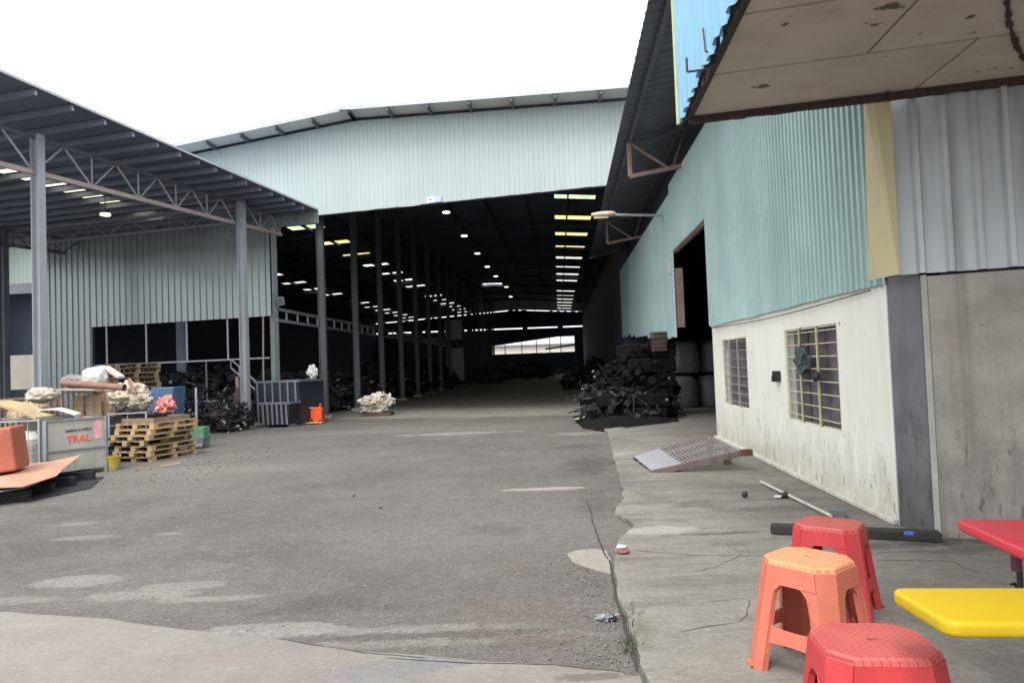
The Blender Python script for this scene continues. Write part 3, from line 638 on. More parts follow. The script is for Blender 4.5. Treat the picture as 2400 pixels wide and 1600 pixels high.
def cells(za, zb, skip=()):
    for a, b in zip(ss, ss[1:]):
        if any(abs(a-q[0]) < 1e-6 for q in skip): continue
        m.quad(W(a,za), W(b,za), W(b,zb), W(a,zb)); m.quad(W(a,za,-th), W(b,za,-th), W(b,zb,-th), W(a,zb,-th))
zl = sorted({PZ, ZW, R1[2], R1[3], R2[2], R2[3]})
for za, zb in zip(zl, zl[1:]):
    zm = (za+zb)/2; cells(za, zb, [r for r in (R1, R2) if r[2] < zm < r[3]])
for r in (R1, R2):
    a, b, z0, z1 = r
    m.quad(W(a,z0), W(b,z0), W(b,z0,-th), W(a,z0,-th)); m.quad(W(a,z1), W(b,z1), W(b,z1,-th), W(a,z1,-th)); m.quad(W(a,z0), W(a,z1), W(a,z1,-th), W(a,z0,-th)); m.quad(W(b,z0), W(b,z1), W(b,z1,-th), W(b,z0,-th))
m.quad(W(0,PZ), W(0,ZW), W(0,ZW,-th), W(0,PZ,-th)); m.quad(W(LW,PZ), W(LW,ZW), W(LW,ZW,-th), W(LW,PZ,-th)); m.quad(W(0,ZW), W(LW,ZW), W(LW,ZW,-th), W(0,ZW,-th))
m.build('wall', mt['white_wall'], wk)
m = MB(); m.beam(W(LW+.012,PZ,-.06), W(LW+.012,ZW,-.06), .02, .13, WN); m.build('corner_trim', mt['greenish'], wk)
m = MB(); m.prism([W(0,PZ,.0), W(LW,PZ,.0), W(LW,PZ,.07), W(0,PZ,.05)], (0,0,.05)); bevel(m.build('plinth', mt['white_wall'], wk), .012)
# windows
def window(r, nv, nh, fins):
    a, b, z0, z1 = r; wn = MB()
    fw_ = b-a; wn.add([W(a,z0,-.03),W(b,z0,-.03),W(b,z1,-.03),W(a,z1,-.03),W(a+.02,z0+.015,-.03),W(b-.02,z0+.015,-.03),W(b-.02,z1-.02,-.03),W(a+.02,z1-.02,-.03)], [(0,1,5,4),(1,2,6,5),(2,3,7,6),(3,0,4,7)]); win = solid(wn.build('window', mt['bars'], wk), .03, 0)
    m = MB(); m.beam(W(a+.008,z0,-.01), W(a+.008,z1,-.01), .03, .016, WN); m.build('edge_trim', mt['greenish'], win)
    for k in range(1, nv):
        s_ = a+(b-a)*k/nv; m = MB()
        if fins: m.box(W(s_,(z0+z1)/2,-.045), (.09,.02,z1-z0-.02), Matrix.Rotation(math.atan2(WD.y,WD.x)-math.pi/2,3,'Z')); m.build('fin', mt['mauve'], win); m = MB()
        m.beam(W(s_,z0+.01,.004), W(s_,z1-.02,.004), .02 if fins else .018, .02, WN); m.build('vertical_bar', mt['greenish'] if fins else mt['barw'], win)
    for k in range(nh):
        z = z0+(z1-z0)*(k+.6)/nh; m = MB(); m.beam(W(a+.01,z,-.015), W(b-.01,z,-.015), .010, .010); m.build('horizontal_bar', mt['bars'] if fins else mt['barw'], win)
    return win
win1 = window(R1, 3, 8, False); win2 = window(R2, 3, 8, True)
a, b, z0, z1 = R1; m = MB(); m.quad(W(a+.02,z0+.01,-.10), W(b-.02,z0+.01,-.10), W(b-.02,z1-.02,-.10), W(a+.02,z1-.02,-.10)); m.build('pane', mt['mauve'], win1)
for k in range(1, 7):
    z = z0+(z1-z0)*k/7; m = MB(); m.beam(W(a+.02,z,-.085), W(b-.02,z,-.085), .02, .008); m.build('louvre', mt['mauve'], win1)
a, b, z0, z1 = R2
for s0_, s1_, mm_ in ((.15,.40,'mauve'), (.44,.68,'mauve'), (.73,.985,'mauve')):
    m = MB(); m.quad(W(a+(b-a)*s0_,z0+.01,-.11), W(a+(b-a)*s1_,z0+.01,-.11), W(a+(b-a)*s1_,z1-.02,-.11), W(a+(b-a)*s0_,z1-.02,-.11)); m.build('pane', mt[mm_], win2)
m = MB(); m.quad(W(a+.01,z0+.05,-.12), W(a+.12*(b-a),z0+.05,-.12), W(a+.12*(b-a),z1-.03,-.12), W(a+.01,z1-.03,-.12)); m.build('shutter', mt['shutter'], win2)
# inside of the room
m = MB(); m.quad(W(-.0,PZ,-2.5), W(LW,PZ,-2.5), W(LW,5,-2.5), W(0,5,-2.5)); m.quad(W(LW,PZ,-th), W(LW,PZ,-2.5), W(LW,5,-2.5), W(LW,5,-th)); m.quad(W(0,5,-th), W(LW,5,-th), W(LW,5,-2.5), W(0,5,-2.5)); m.build('inner_wall', mt['wall_in'], wk)
# cladding
DA, DB = LW, wsz(1584,700)[0]; DE = wsz(1458,700)[0]; ZD = (wsz(1655,510)[1]+wsz(1587,584)[1])/2; ZT = 5.62; ZL = wsz(1592,786)[1]; ZL2 = wsz(1462,786)[1]
print('CLAD', DA, DB, DE, ZD, ZL, ZL2)
s_ = -.02; k = 0
while s_ < DA-.02:
    w_ = min(.75, DA-s_); j = random.uniform(-.012,.012)
    corr(H2(W(s_,0,.012)), WD, w_, lambda x, j=j: ZW-.03+j, lambda x: ZT, .125, .046, WN, 'trap', 0, .012).build('cladding_sheet', mt['aqua'], wk); s_ += w_
while s_ < DB-.02:
    w_ = min(.75, DB-s_); corr(H2(W(s_,0,.012)), WD, w_, lambda x: ZD, lambda x: ZT, .125, .046, WN, 'trap').build('cladding_sheet', mt['aqua'], wk); s_ += w_
while s_ < DE-.05:
    w_ = min(.75, DE-s_); q = (s_-DB)/(DE-DB); zz = ZL+(ZL2-ZL)*max(0, min(1, q))+random.uniform(-.06,.06)
    corr(H2(W(s_,0,.012)), WD, w_, lambda x, z=zz: z, lambda x: ZT-.2, .125, .046, WN, 'trap', 0, .03).build('cladding_sheet', mt['aqua2'] if q > .72 else mt['aqua'], wk); s_ += w_
m = MB(); m.beam(W(DB+.03,ZL+.2,-.10), W(DB+.03,ZL+1.6,-.10), .04, .18, WN); m.build('door_jamb', mt['rustbar'], wk)
m = MB(); m.beam(W(DA+.03,ZD+.02,-.05), W(DB,ZD+.02,-.05), .08, .12); m.build('door_head', mt['rustbar'], wk)
m = MB(); m.box(W(DB+.35,ZD-.35,.06), (.05,.16,.30)); m.build('junction_box', mt['whitep'], wk)
SE = (onz(1383,602,6.2).y-A.y)/WD.y-.6
m = MB(); m.quad(W(DA-8,PZ,-9), W(SE,PZ,-9), W(SE,9,-9), W(DA-8,9,-9)); m.quad(W(SE,0,.0), W(SE,0,-9), W(SE,9,-9), W(SE,9,.0)); m.quad(W(DE,0,0), W(DE+4,0,0), W(DE+4,6,0), W(DE,6,0)); m.build('inner_wall', mt['facade_back'], wk)
# roof
eL = [onz(1520,0,6.2), onz(1383,602,6.2)]
ed = (H2(eL[1])-H2(eL[0])).normalized(); en = V((ed.y,-ed.x,0)); e0 = H2(eL[0])
def RF(l, r, dz=0): q = e0 + ed*l + en*r; return V((q.x,q.y,6.2+.20*r+dz))
L0 = -3.2; L1 = (H2(eL[1])-e0).length; l = L0; print('ROOF', e0, L1)
while l < L1:
    m = MB(); us = [0,.12,.17,.23,.28]; n_ = 3; xs = []
    for k in range(3):
        for u, h in ((0,0),(.17,0),(.20,.028),(.255,.028)): xs.append((l+k*.28+u, h))
    xs.append((l+.84, 0)); P = [RF(x,0,h) for x, h in xs] + [RF(x,12.5,h) for x, h in xs]; n = len(xs)
    m.add(P, [(i,i+1,n+i+1,n+i) for i in range(n-1)]); m.build('roof_sheet', mt['rib'], wk); l += .84
for r in (.28, 1.35, 2.6):
    m = MB(); m.beam(RF(L0,r,-.06), RF(L1,r,-.06), .06, .10); m.build('purlin', mt['steel_dark'], wk)
def bracket(l):
    top = RF(l,.26,-.12); bot = V((top.x,top.y,top.z-.72)); wl = RF(l,1.75,0); wl2 = V((wl.x,wl.y,ZT+.02)); wt = RF(l,1.75,-.12)
    br = MB(); br.beam(top, bot, .08, .08); br = br.build('bracket', mt['rustbar'], wk)
    for nm, p, q, w_, mm_ in (('bottom_chord', bot, wl2, .08, 'rustbar'), ('top_chord', top, wt, .07, 'steel_dark'), ('diagonal', top, bot.lerp(wl2,.55), .045, 'rustbar'), ('diagonal', bot.lerp(wl2,.6), top.lerp(wt,.8), .045, 'steel_dark')):
        m = MB(); m.beam(p, q, w_, w_); m.build(nm, mt[mm_], br)
for d in (14.9, 23.3): bracket((d-e0.y)/ed.y)
m = MB(); m.beam(RF(L1,-.05,-.05), RF(L1,2,-.05), .08, .1); m.build('roof_end_trim', mt['steel_dark'], wk)
# dark gap closing under the roof above the cladding
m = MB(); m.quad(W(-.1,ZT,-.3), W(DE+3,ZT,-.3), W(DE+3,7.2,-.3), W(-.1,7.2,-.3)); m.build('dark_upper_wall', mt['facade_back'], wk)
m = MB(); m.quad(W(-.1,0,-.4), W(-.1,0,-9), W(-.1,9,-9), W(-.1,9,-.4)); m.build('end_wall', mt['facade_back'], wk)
# lamp on arm
s1, z1_ = wsz(1560,505); base_p = W(s1, z1_, .03); tip = base_p + WN*1.5 + V((0,0,.10))
L = thing('arm_lamp', 'cream street lamp on a long grey arm sticking out under the workshop roof', 'lamp', base_p)
m = MB(); m.cyl(base_p, tip, .035, 8); m.build('arm', mt['steel'], L)
m = MB(); m.box(base_p+WN*.0, (.04,.16,.30)); m.build('wall_plate', mt['steel'], L)
hd = MB(); n_ = 10
pr = [(.00,.03),(.06,.085),(.22,.10),(.45,.085),(.62,.05)]
rings = []
for x, r in pr:
    c = tip + WN*(x-.30) + V((0,0,.01)); rings.append([c + WD*math.cos(2*math.pi*k/n_)*r*1.1 + V((0,0,math.sin(2*math.pi*k/n_)*r*.8)) for k in range(n_)])
vs = [v for r in rings for v in r]; fs = [(i*n_+k, i*n_+(k+1)%n_, (i+1)*n_+(k+1)%n_, (i+1)*n_+k) for i in range(len(pr)-1) for k in range(n_)] + [tuple(range(n_)), tuple(range(len(vs)-n_, len(vs)))]
hd.add(vs, fs); hd.build('lamp_head', mt['lampg'], L, smooth=True)
m = MB(); m.box(tip+V((0,0,-.075))+WN*.08, (.36,.13,.03), Matrix.Rotation(math.atan2(WN.y,WN.x),3,'Z')); m.build('diffuser', mt['bars'], L)
cbm = MB(); P_ = [W(.2+ (LW-.4)*k/16, ZW-.06-.05*math.sin(math.pi*k/16), .045) for k in range(17)]; cbm.tube(P_, .006, 5); solo(cbm, 'thin_cable', mt['gasket'], 'thin dark cable sagging along the lower edge of the aqua cladding', 'cable', P_[0])
# net and box at the window
c = W((R2[0]+R2[1])/2+.12, R2[3]-.36, .04)
def crumple(c, r, seed, sub=3, sq=(1,1,1), amp=.35, fr=2.2, ridge=.35):
    import bmesh
    bm = bmesh.new(); bmesh.ops.create_icosphere(bm, subdivisions=sub, radius=1)
    vs = []
    for v in bm.verts:
        k = 1-ridge*abs(noise.noise(v.co*fr*2.3+V((seed,seed,seed))))-ridge*.6*abs(noise.noise(v.co*fr*5+V((0,seed,seed))))+amp*noise.noise(v.co*fr+V((seed*3.7,seed,0)))+amp*.5*noise.noise(v.co*fr*2.7+V((seed,0,seed*2)))
        vs.append(V(c)+V((v.co.x*r*sq[0]*k, v.co.y*r*sq[1]*k, v.co.z*r*sq[2]*k)))
    m = MB(); m.add(vs, [[v.index for v in f.verts] for f in bm.faces]); bm.free(); return m
solo(crumple(c, .17, 2, 3, (.35,1.0,1.0), .45, 3), 'green_net', mt['mesh_green'], 'tangled round dark green net hung on the bars of the larger window', 'net', c)
c = W(R2[0]+.30*(R2[1]-R2[0]), R2[2]+.50*(R2[3]-R2[2]), .05)
solo(crumple(c, .065, 5, 2, (.6,1,1)), 'black_bundle', mt['gasket'], 'small black bundle tied to the yellow bar of the larger window', 'bundle', c)
m = MB(); c = V((W(0,0,.0))); sb, zb_ = wsz(1825,881); c = W(sb, zb_, .02)
m.box(c, (.07,.18,.13), Matrix.Rotation(math.atan2(WD.y,WD.x)-math.pi/2,3,'Z')); m.box(c+WN*.03+V((0,0,-.03)), (.06,.07,.08))
solo(m, 'wall_socket_box', mt['gasket'], 'broken dark socket box on the cream wall between the two windows', 'socket box', c)
# ------------------------------------------------------------------ NEAR BUILDING (overhang, plaster wall)
nb = thing('overhang_building', 'near building with a brown board soffit, galvanised and blue cladding and stained plaster wall', 'building', (3.4,5.7,PZ))
n0 = H2(onz(2158,633,ZW+.03)); n1 = H2(onz(2400,615,ZW+.03)); ND = (n1-n0).normalized(); NN = V((ND.y,-ND.x,0))
def NP(t_, z, o=0): return n0 + ND*t_ + NN*o + V((0,0,z))
zs = onv(2158,212,n0,ND).z - .03; print('SLAB', zs, n0, n1, 'A', A, 'cam', e0)
m = MB(); m.prism([NP(.04,PZ), NP(5,PZ), NP(5,PZ,-.2), NP(.04,PZ,-.2)], (0,0,ZW-PZ-.02)); m.build('plaster_wall', mt['plaster'], nb)
m = MB(); m.prism([NP(-.0,PZ,.006), NP(.036,PZ,.006), NP(.036,PZ,-.15), NP(-.0,PZ,-.15)], (0,0,ZW-PZ-.01)); m.build('edge_strip', mt['pale_edge'], nb)
ra = A + WN*-th
m = MB(); m.prism([V((A.x+.004,A.y-.012,PZ)), NP(-.004,PZ,-.05), NP(-.004,PZ,-.2), V((ra.x+.05,ra.y+.2,PZ))], (0,0,ZW-PZ+.02)); m.build('recessed_column', mt['recess'], nb)
x = -.16; 
while x < 4.6:
    w_ = .8; corr(NP(x,0,.0), ND, w_, lambda x_: ZW+.0, lambda x_: zs+.1, .2, .050, NN, 'rib', 0, .006).build('wall_sheet', mt['galv'], nb); x += w_
m = MB()
fl, fr_, tl_, tr_ = onv(2037,648,n0,ND), onv(2107,646,n0,ND), onv(2040,237,n0,ND), onv(2084,234,n0,ND)
zf = fr_.z
P0 = NP((H2(fl)-n0).dot(ND)+.20, zf, .075); P1 = NP((H2(fr_)-n0).dot(ND), zf, .075); P2 = NP((H2(tr_)-n0).dot(ND), zs+.06, .075); P3 = NP((H2(tl_)-n0).dot(ND)+.01, zs+.06, .075)
m.quad(P0,P1,P2,P3); m.build('corner_flashing', mt['yellow_trim'], nb)
m = MB(); sd = WD*.30; m.quad(P0, P3, P3+WD*.05+WN*.05, P0+WD*.32+WN*.09); m.quad(P1, P2, P2-NN*.07, P1-NN*.07); m.build('corner_flashing', mt['yellow_trim'], nb)
# slab / soffit boards
k0 = H2(onz(1617,277,zs)); k1 = H2(onz(2400,181,zs)); KD = (k1-k0).normalized(); kj = H2(onz(1750,0,zs)); KE = (kj-k0).normalized()
j1 = H2(onz(1669,177,zs)); rowh = (j1-k0).dot(KE)
def KP(a, b, z=0): q = k0 + KD*a + KE*b; return V((q.x,q.y,zs+z))
cj = [(H2(onz(2190,153,zs))-k0).dot(KD), (H2(onz(2005,70,zs))-k0).dot(KD)]
print('ROWH', rowh, cj)
for r in range(9):
    b0, b1 = r*rowh+.013, (r+1)*rowh-.013
    cuts = [0]+[c_ for c_ in [(cj[0] if r % 2 == 0 else cj[1])+k*2.4 for k in range(-2,4)] if .3 < c_ < 6]+[6.5]
    for a0, a1 in zip(cuts, cuts[1:]):
        j = random.uniform(-.004,.004); m = MB(); m.prism([KP(a0+.011,b0,j), KP(a1-.011,b0,j), KP(a1-.011,b1,j), KP(a0+.011,b1,j)], (0,0,.03)); m.build('soffit_board', mt['soffit'], nb)
for cpts in (((2356,0),(2368,60),(2384,110),(2420,175)),):
    Q = rough_edge([onz(*c_, zs) for c_ in cpts], 8, .012); m = MB()
    for a_, b_ in zip(Q, Q[1:]): m.beam(V((a_.x,a_.y,zs-.008)), V((b_.x,b_.y,zs-.008)), random.uniform(.012,.04), .006)
    m.build('crack', mt['rotten'], nb)
m = MB(); m.prism([KP(.0,.0,.032), KP(6.5,.0,.032), KP(6.5,9*rowh,.032), KP(0,9*rowh,.032)], (0,0,.12)); m.build('floor_slab', mt['rotten'], nb)
def ragged(a, b, n, h, dep, out):
    m = MB()
    for k in range(n):
        p, q = a.lerp(b,k/n), a.lerp(b,(k+.93+.07*random.random())/n); hh = h*random.uniform(.55,1.25); o = out*random.uniform(.3,1)
        m.add([p+o, q+o, q+o+V((0,0,hh)), p+o+V((0,0,hh)), p-out, q-out, q-out+V((0,0,hh)), p-out+V((0,0,hh))], [(0,1,2,3),(4,7,6,5),(0,4,5,1),(3,2,6,7),(0,3,7,4),(1,5,6,2)])
    return m
ragged(KP(-.01,-.0,-.05), KP(6.5,-.0,-.05), 70, .10, .03, -KE*.035).build('rotten_rear_edge', mt['rotten'], nb)
ragged(KP(-.01,0,-.02), KP(-.01,8*rowh,-.02), 80, .07, .02, -KD*.025).build('rotten_side_edge', mt['rotten'], nb)
# blue cladding over the slab edge
xb = -.03
bs_ = KP(-.05,-.10); nblue = -KD
for k in range(8):
    p0 = k0 - KD*.055 + KE*(-.12+k*.8)
    corr(p0, KE, .8, lambda x: zs-.0, lambda x: zs+4.2, .2, .03, nblue, 'trap', 0, .09).build('blue_cladding_sheet', mt['blue'], nb)
m = MB(); q = k0 - KD*.075 + KE*-.125; m.beam(V((q.x,q.y,zs)), V((q.x,q.y,zs+4.2)), .02, .05); m.build('corner_flashing', mt['greenish'], nb)
m = MB(); q = k0 - KE*.13 - KD*.02; m.quad(V((q.x,q.y,zs+.1)), V((q.x,q.y,zs+.1))+KD*6, V((q.x,q.y,zs+4))+KD*6, V((q.x,q.y,zs+4))); m.build('rear_wall', mt['facade_back'], nb)
m = MB(); m.tube([KP(-.02,1.05,-.02), KP(-.18,1.0,-.0), KP(-.18,1.0,.1)], .008); m.tube([KP(-.02,1.25,-.01), KP(-.1,1.25,.02), KP(-.1,1.2,.2)], .006); m.build('bent_hook', mt['gasket'], nb)
m = MB(); m.prism([KP(0,9*rowh), KP(6.5,9*rowh), KP(6.5,9*rowh+.2), KP(0,9*rowh+.2)], (0,0,4)); m.build('front_wall', mt['plaster'], nb)
# ------------------------------------------------------------------ STOOLS
def stool(label, px, py, rot, ms, mtop, k_=1.1, group='plastic stools on the concrete pad'):
    c = G(px, py, .46*k_+PZ); loc = V((c.x, c.y, PZ)); st = thing('plastic_stool', label, 'stool', (0,0,0), group)
    Ht = .46
    def ring(z):
        k = 1-z/Ht; a, b, ch = .158+.052*k, .138+.050*k, .058-.010*k
        return [V((a-ch,b,z)),V((a,b-ch,z)),V((a,-b+ch,z)),V((a-ch,-b,z)),V((-a+ch,-b,z)),V((-a,-b+ch,z)),V((-a,b-ch,z)),V((-a+ch,b,z))]
    def pt(side, u, z):
        r = ring(z); p, q = r[side], r[(side+1)%8]; return p.lerp(q, u)
    # seat
    m = MB(); top = [V((v.x*.955,v.y*.95,Ht)) for v in ring(Ht)]; mid = [V((v.x,v.y,Ht-.007)) for v in ring(Ht)]; low = ring(Ht-.022); hole = [V((.020*math.cos(a),.008*math.sin(a),Ht)) for a in [math.radians(67.5-45*k) for k in range(8)]]; hb = [V((v.x,v.y,Ht-.02)) for v in hole]
    m.add(top+mid+low, [(k,(k+1)%8,8+(k+1)%8,8+k) for k in range(8)]+[(8+k,8+(k+1)%8,16+(k+1)%8,16+k) for k in range(8)])
    m.add([v.copy() for v in top]+hole+hb, [(8+k,8+(k+1)%8,(k+1)%8,k) for k in range(8)]+[(8+k,16+k,16+(k+1)%8,8+(k+1)%8) for k in range(8)])
    s0 = m.build('seat', mtop, st)
    ug = MB(); ug.add([V((v.x*.93,v.y*.93,Ht-.021)) for v in ring(Ht)], [tuple(range(8))]); ug.build('underside', ms, s0)
    AB, SZ0, SZ1 = .365, .125, .185
    LU = {0:.0}
    for sd in (0,2,4,6):           # chamfer sides: the legs
        m = MB(); N = 6; zz = [0]+[Ht-.022-(Ht-.022)*(1-k/N) for k in range(1,N+1)]
        m.add([pt(sd,u,z) for z in zz for u in (0,1)], [(2*i,2*i+1,2*i+3,2*i+2) for i in range(N)])
        for nb_, u0, u1 in (((sd-1)%8, 1, 0), ((sd+1)%8, 0, 1)):
            L_ = (pt(nb_,0,.2)-pt(nb_,1,.2)).length; wd = .042/L_
            zz2 = [0,.1,.2,.3,AB-.03,AB]
            ws = [wd*.8,wd*.9,wd,wd*1.1,wd*1.2,wd*1.9]
            g0 = [pt(nb_, abs(u0-0), z) for z in zz2]; g1 = [pt(nb_, (1-w_) if u0 else w_, z) for z, w_ in zip(zz2, ws)]
            m.add(g0+g1, [(i,i+1,7+i,6+i) for i in range(5)])
            # inner return lip of the opening
            inn = [p*1.0-V((p.x*.09,p.y*.09,0)) for p in g1]; m.add(g1+inn, [(i,i+1,7+i,6+i) for i in range(5)])
        f_ = [pt(sd,u,0) for u in (0,1)]; o_ = [V((p.x*1.05,p.y*1.05,0)) for p in f_]; up = [V((p.x,p.y,.012)) for p in f_+o_]
        m.add(f_+o_+up, [(4,5,7,6),(2,3,7,6)])
        solid(m.build('leg', ms, st), .004)
    for sd in (1,3,5,7):
        L_ = (pt(sd,0,.2)-pt(sd,1,.2)).length; m = MB(); N = 10
        us = [k/N for k in range(N+1)]; zt_ = Ht-.022
        m.add([pt(sd,u,AB) for u in us]+[pt(sd,u,zt_) for u in us], [(i,i+1,N+2+i,N+1+i) for i in range(N)])
        solid(m.build('apron', ms, st), .004)
        w_ = .08/L_; bead = MB(); e = lambda p: V((p.x*1.012,p.y*1.012,p.z))
        w1_, w2_ = .036/L_, .042/L_*1.2
        path = [e(pt(sd,w1_,.19)), e(pt(sd,.04/L_,.26)), e(pt(sd,w2_,AB-.03)), e(pt(sd,w_,AB)), e(pt(sd,.5,AB+.004)), e(pt(sd,1-w_,AB)), e(pt(sd,1-w2_,AB-.03)), e(pt(sd,1-.04/L_,.26)), e(pt(sd,1-w1_,.19))]
        bead.tube(path, .0028, 6); bead.build('bead', ms, st)
        m = MB(); ins = lambda p, k=.94: V((p.x*k,p.y*k,p.z))
        us = [w1_*.6+(1-1.2*w1_)*k/8 for k in range(9)]
        m.add([ins(pt(sd,u,SZ0-.02*(abs(u-.5)*2)**3)) for u in us]+[ins(pt(sd,u,SZ1+.02*(abs(u-.5)*2)**3)) for u in us], [(i,i+1,10+i,9+i) for i in range(8)])
        solid(m.build('stretcher', ms, st), .006)
    st.location = loc; st.rotation_euler.z = rot; st.scale = (k_, k_, k_); return st
stool('red plastic stool nearest the camera, in front of the yellow table corner', 2046, 1497, math.radians(-7), mt['red_s'], mt['red_top'])
stool('orange plastic stool with a pale worn seat, between the two red stools', 1894, 1304, math.radians(-52), mt['or_s'], mt['or_top'])
stool('red plastic stool farthest from the camera, behind the orange stool', 1943, 1223, math.radians(-37), mt['red_s'], mt['red_top'], 1.06)
# ------------------------------------------------------------------ TABLES
def table(label, c0, cA, cB, la, lb, mat, legs, z=.77):
    """c0 corner px, cA px along one edge, cB px along the other"""
    o = G(*c0, z); da = (H2(G(*cA, z))-H2(o)).normalized(); db = (H2(G(*cB, z))-H2(o)); db = (db-da*db.dot(da)*.55).normalized()
    la = la or (H2(G(*cA, z))-H2(o)).length
    t = thing('plastic_table', label, 'table', (o.x,o.y,PZ)); r = .045; pts = []
    C4 = [o, o+da*la, o+da*la+db*lb, o+db*lb]
    for k in range(4):
        c = C4[k]; a = (C4[k-1]-c).normalized(); b = (C4[(k+1)%4]-c).normalized()
        for j in range(6):
            u = j/5; p = (c+a*r)*(1-u)**2 + c*2*u*(1-u) + (c+b*r)*u**2; pts.append(V((p.x,p.y,z-.045)))
    m = MB(); m.prism(pts, (0,0,.045)); tp = m.build('table_top', mat, t, smooth=False); bevel(tp, .014, 4)
    tp.data.polygons.foreach_set('use_smooth', [True]*len(tp.data.polygons))
    return t, C4, da, db, o
ty, C4, da, db, o = table('bright yellow plastic table top with rounded corner at the right edge', (2082,1375), (2219,1457), (2400,1386), None, 1.1, mt['yel_t'], 0)
cc = C4[0]*.25+C4[2]*.75; cc = o+da*.31+db*.62
for k in range(2):
    b_ = o+da*.15+db*(.55+.35*k); m = MB(); m.cyl(V((b_.x,b_.y,PZ)), V((b_.x,b_.y,.72)), .022, 8); m.build('leg', mt['purple'], ty)
tr2, C4, da, db, o = table('pinkish red plastic table top with rounded corner, behind the yellow table', (2236,1215), (2400,1288), (2400,1219), .75, 1.3, mt['red_t'], 0, .78)
lp = ond(2381,1300,2.85)
m = MB(); m.cyl(V((lp.x,lp.y,.60)), V((lp.x,lp.y,.74)), .02, 10); lg = m.build('leg', mt['purple'], tr2)
m = MB(); c = V((lp.x+.01,lp.y,.50))
for k in range(7):
    a = k*.9; m.tube([c, c+V((.03*math.cos(a),.02,.045*math.sin(a))), c+V((.045*math.cos(a+.5),.01,.06*math.sin(a+.5)))], .006, 6)
m.cyl(c, c+V((0,0,.12)), .011, 8); m.tube([c, c+V((.12,.05,-.2)), c+V((.3,.1,-.45))], .012, 8); m.tube([c, c+V((.35,.05,-.25)), c+V((.6,.1,-.45))], .012, 8); m.build('cast_bracket', mt['gasket'], lg)
# ------------------------------------------------------------------ RAMP
zr = .24
pA, pB, pC, pD = G(1485,1070,.10), G(1526,1103,.07), G(1740,1056,.30), G(1657,1019,.30)
rp = thing('steel_ramp', 'dark steel loading ramp with grating and bare plate end, lying against the cream wall', 'ramp', (pA.x,pA.y,PZ))
ux = lambda u, v: pA.lerp(pD,u).lerp(pB.lerp(pC,u), v)
m = MB(); m.prism([ux(0,0), ux(0,1), ux(.34,1), ux(.34,0)], (0,0,.012)); m.build('plate', mt['ramp_s'], rp)
for v in (0, .34, .66, 1):
    m = MB(); m.beam(ux(.0,v)+V((0,0,-.03)), ux(1,v)+V((0,0,-.03)), .03, .07 if v in (0,1) else .04); m.build('side_rail', mt['ramp_g'], rp)
for k in range(15):
    u = .37+k*.043; m = MB(); m.beam(ux(u,0)+V((0,0,.004)), ux(u,1)+V((0,0,.004)), .026, .012); m.build('grating_bar', mt['ramp_b'], rp)
m = MB(); q = ux(1,1); m.box(q+V((.04,-.02,-.02)), (.13,.10,.075), Matrix.Rotation(.2,3,'Z')); m.build('end_block', mt['ramp_o'], rp)
for v in (.72, .2): m = MB(); q = ux(.95,v); m.beam(V((q.x,q.y,PZ)), q, .08, .08); m.build('support_foot', mt['ramp_g'], rp)
# ------------------------------------------------------------------ small things near the wall
a = G(1783,1128,PZ+.03); b = G(1948,1208,PZ+.03)
m = MB(); m.cyl(a, b, .014, 8); solo(m, 'thin_pipe', mt['pipe'], 'thin dirty white pipe lying along the foot of the cream wall', 'pipe', (a.x,a.y,PZ))
c = G(1964,1212,PZ); m = MB(); m.box(c+V((0,0,.035)), (.13,.08,.07), Matrix.Rotation(-.3,3,'Z')); o = solo(m, 'metal_box', mt['steel_dark'], 'small dark grey box at the foot of the cream wall behind the far red stool', 'box', c); bevel(o, .006)
c = G(1838,1166,PZ); o = solo(crumple(c+V((0,0,.03)), .06, 3, 2, (1.3,.8,.5)), 'torn_shoe', mt['gasket'], 'dark crumpled shoe-like scrap with a pale tip beside the thin pipe', 'scrap', c)
c = G(1824,1168,PZ); solo(crumple(c+V((0,0,.02)), .04, 4, 2, (1.3,.8,.5)), 'plastic_scrap', mt['whitep'], 'pale crumpled plastic scrap beside the dark scrap on the pipe', 'scrap', c)
c = G(1746,1166,PZ); solo(crumple(c+V((0,0,.035)), .038, 8, 2, (1,.8,.9)), 'crushed_cup', mt['gasket'], 'small crushed black and white cup alone on the concrete near the ramp', 'cup', c)
p0, p1 = G(1812,1252,PZ), G(2215,1272,PZ)
m = MB(); m.beam(p0+V((0,.05,.038)), p1+V((0,.05,.038)), .11, .076); o = solo(m, 'dark_kerb_beam', M('dark_weathered_timber', (.035,.032,.03), .9, 0, .4, 8, bump=.4, bs=20), 'dark weathered beam lying on the ground behind the far red stool', 'beam', p0); bevel(o, .015)
c = G(2132,1250,PZ+.1); solo(crumple(c, .035, 6, 2, (1.4,.8,.6)), 'blue_scrap', mt['bluescrap'], 'small bright blue plastic scrap at the foot of the recessed column', 'scrap', c)
c = G(1462,1296,PZ); solo(crumple(c+V((0,0,.015)), .05, 11, 2, (1.2,.9,.4)), 'red_scrap', M('dull_red_scrap', (.22,.06,.07), .7, 0, .4, 20), 'dull red crumpled scrap on the edge of the concrete pad', 'scrap', c)
c = G(1457,1284,PZ); solo(crumple(c+V((0,0,.012)), .04, 12, 2, (1.2,.9,.4)), 'white_scrap', mt['whitep'], 'white crumpled scrap just above the dull red scrap on the pad edge', 'scrap', c)
c = G(1424,1454,0); o = solo(crumple(c+V((0,0,.022)), .042, 14, 3, (1.5,.8,.5), .7, 3), 'crumpled_bag', M('black_white_bag', (.24,.26,.29), .6, 0, .2, 5, spots=((.02,.02,.02), 22, .5)), 'crumpled black and white plastic bag on the asphalt beside the grass tuft', 'plastic bag', c)
tf = G(1482,1500,0); m = MB()
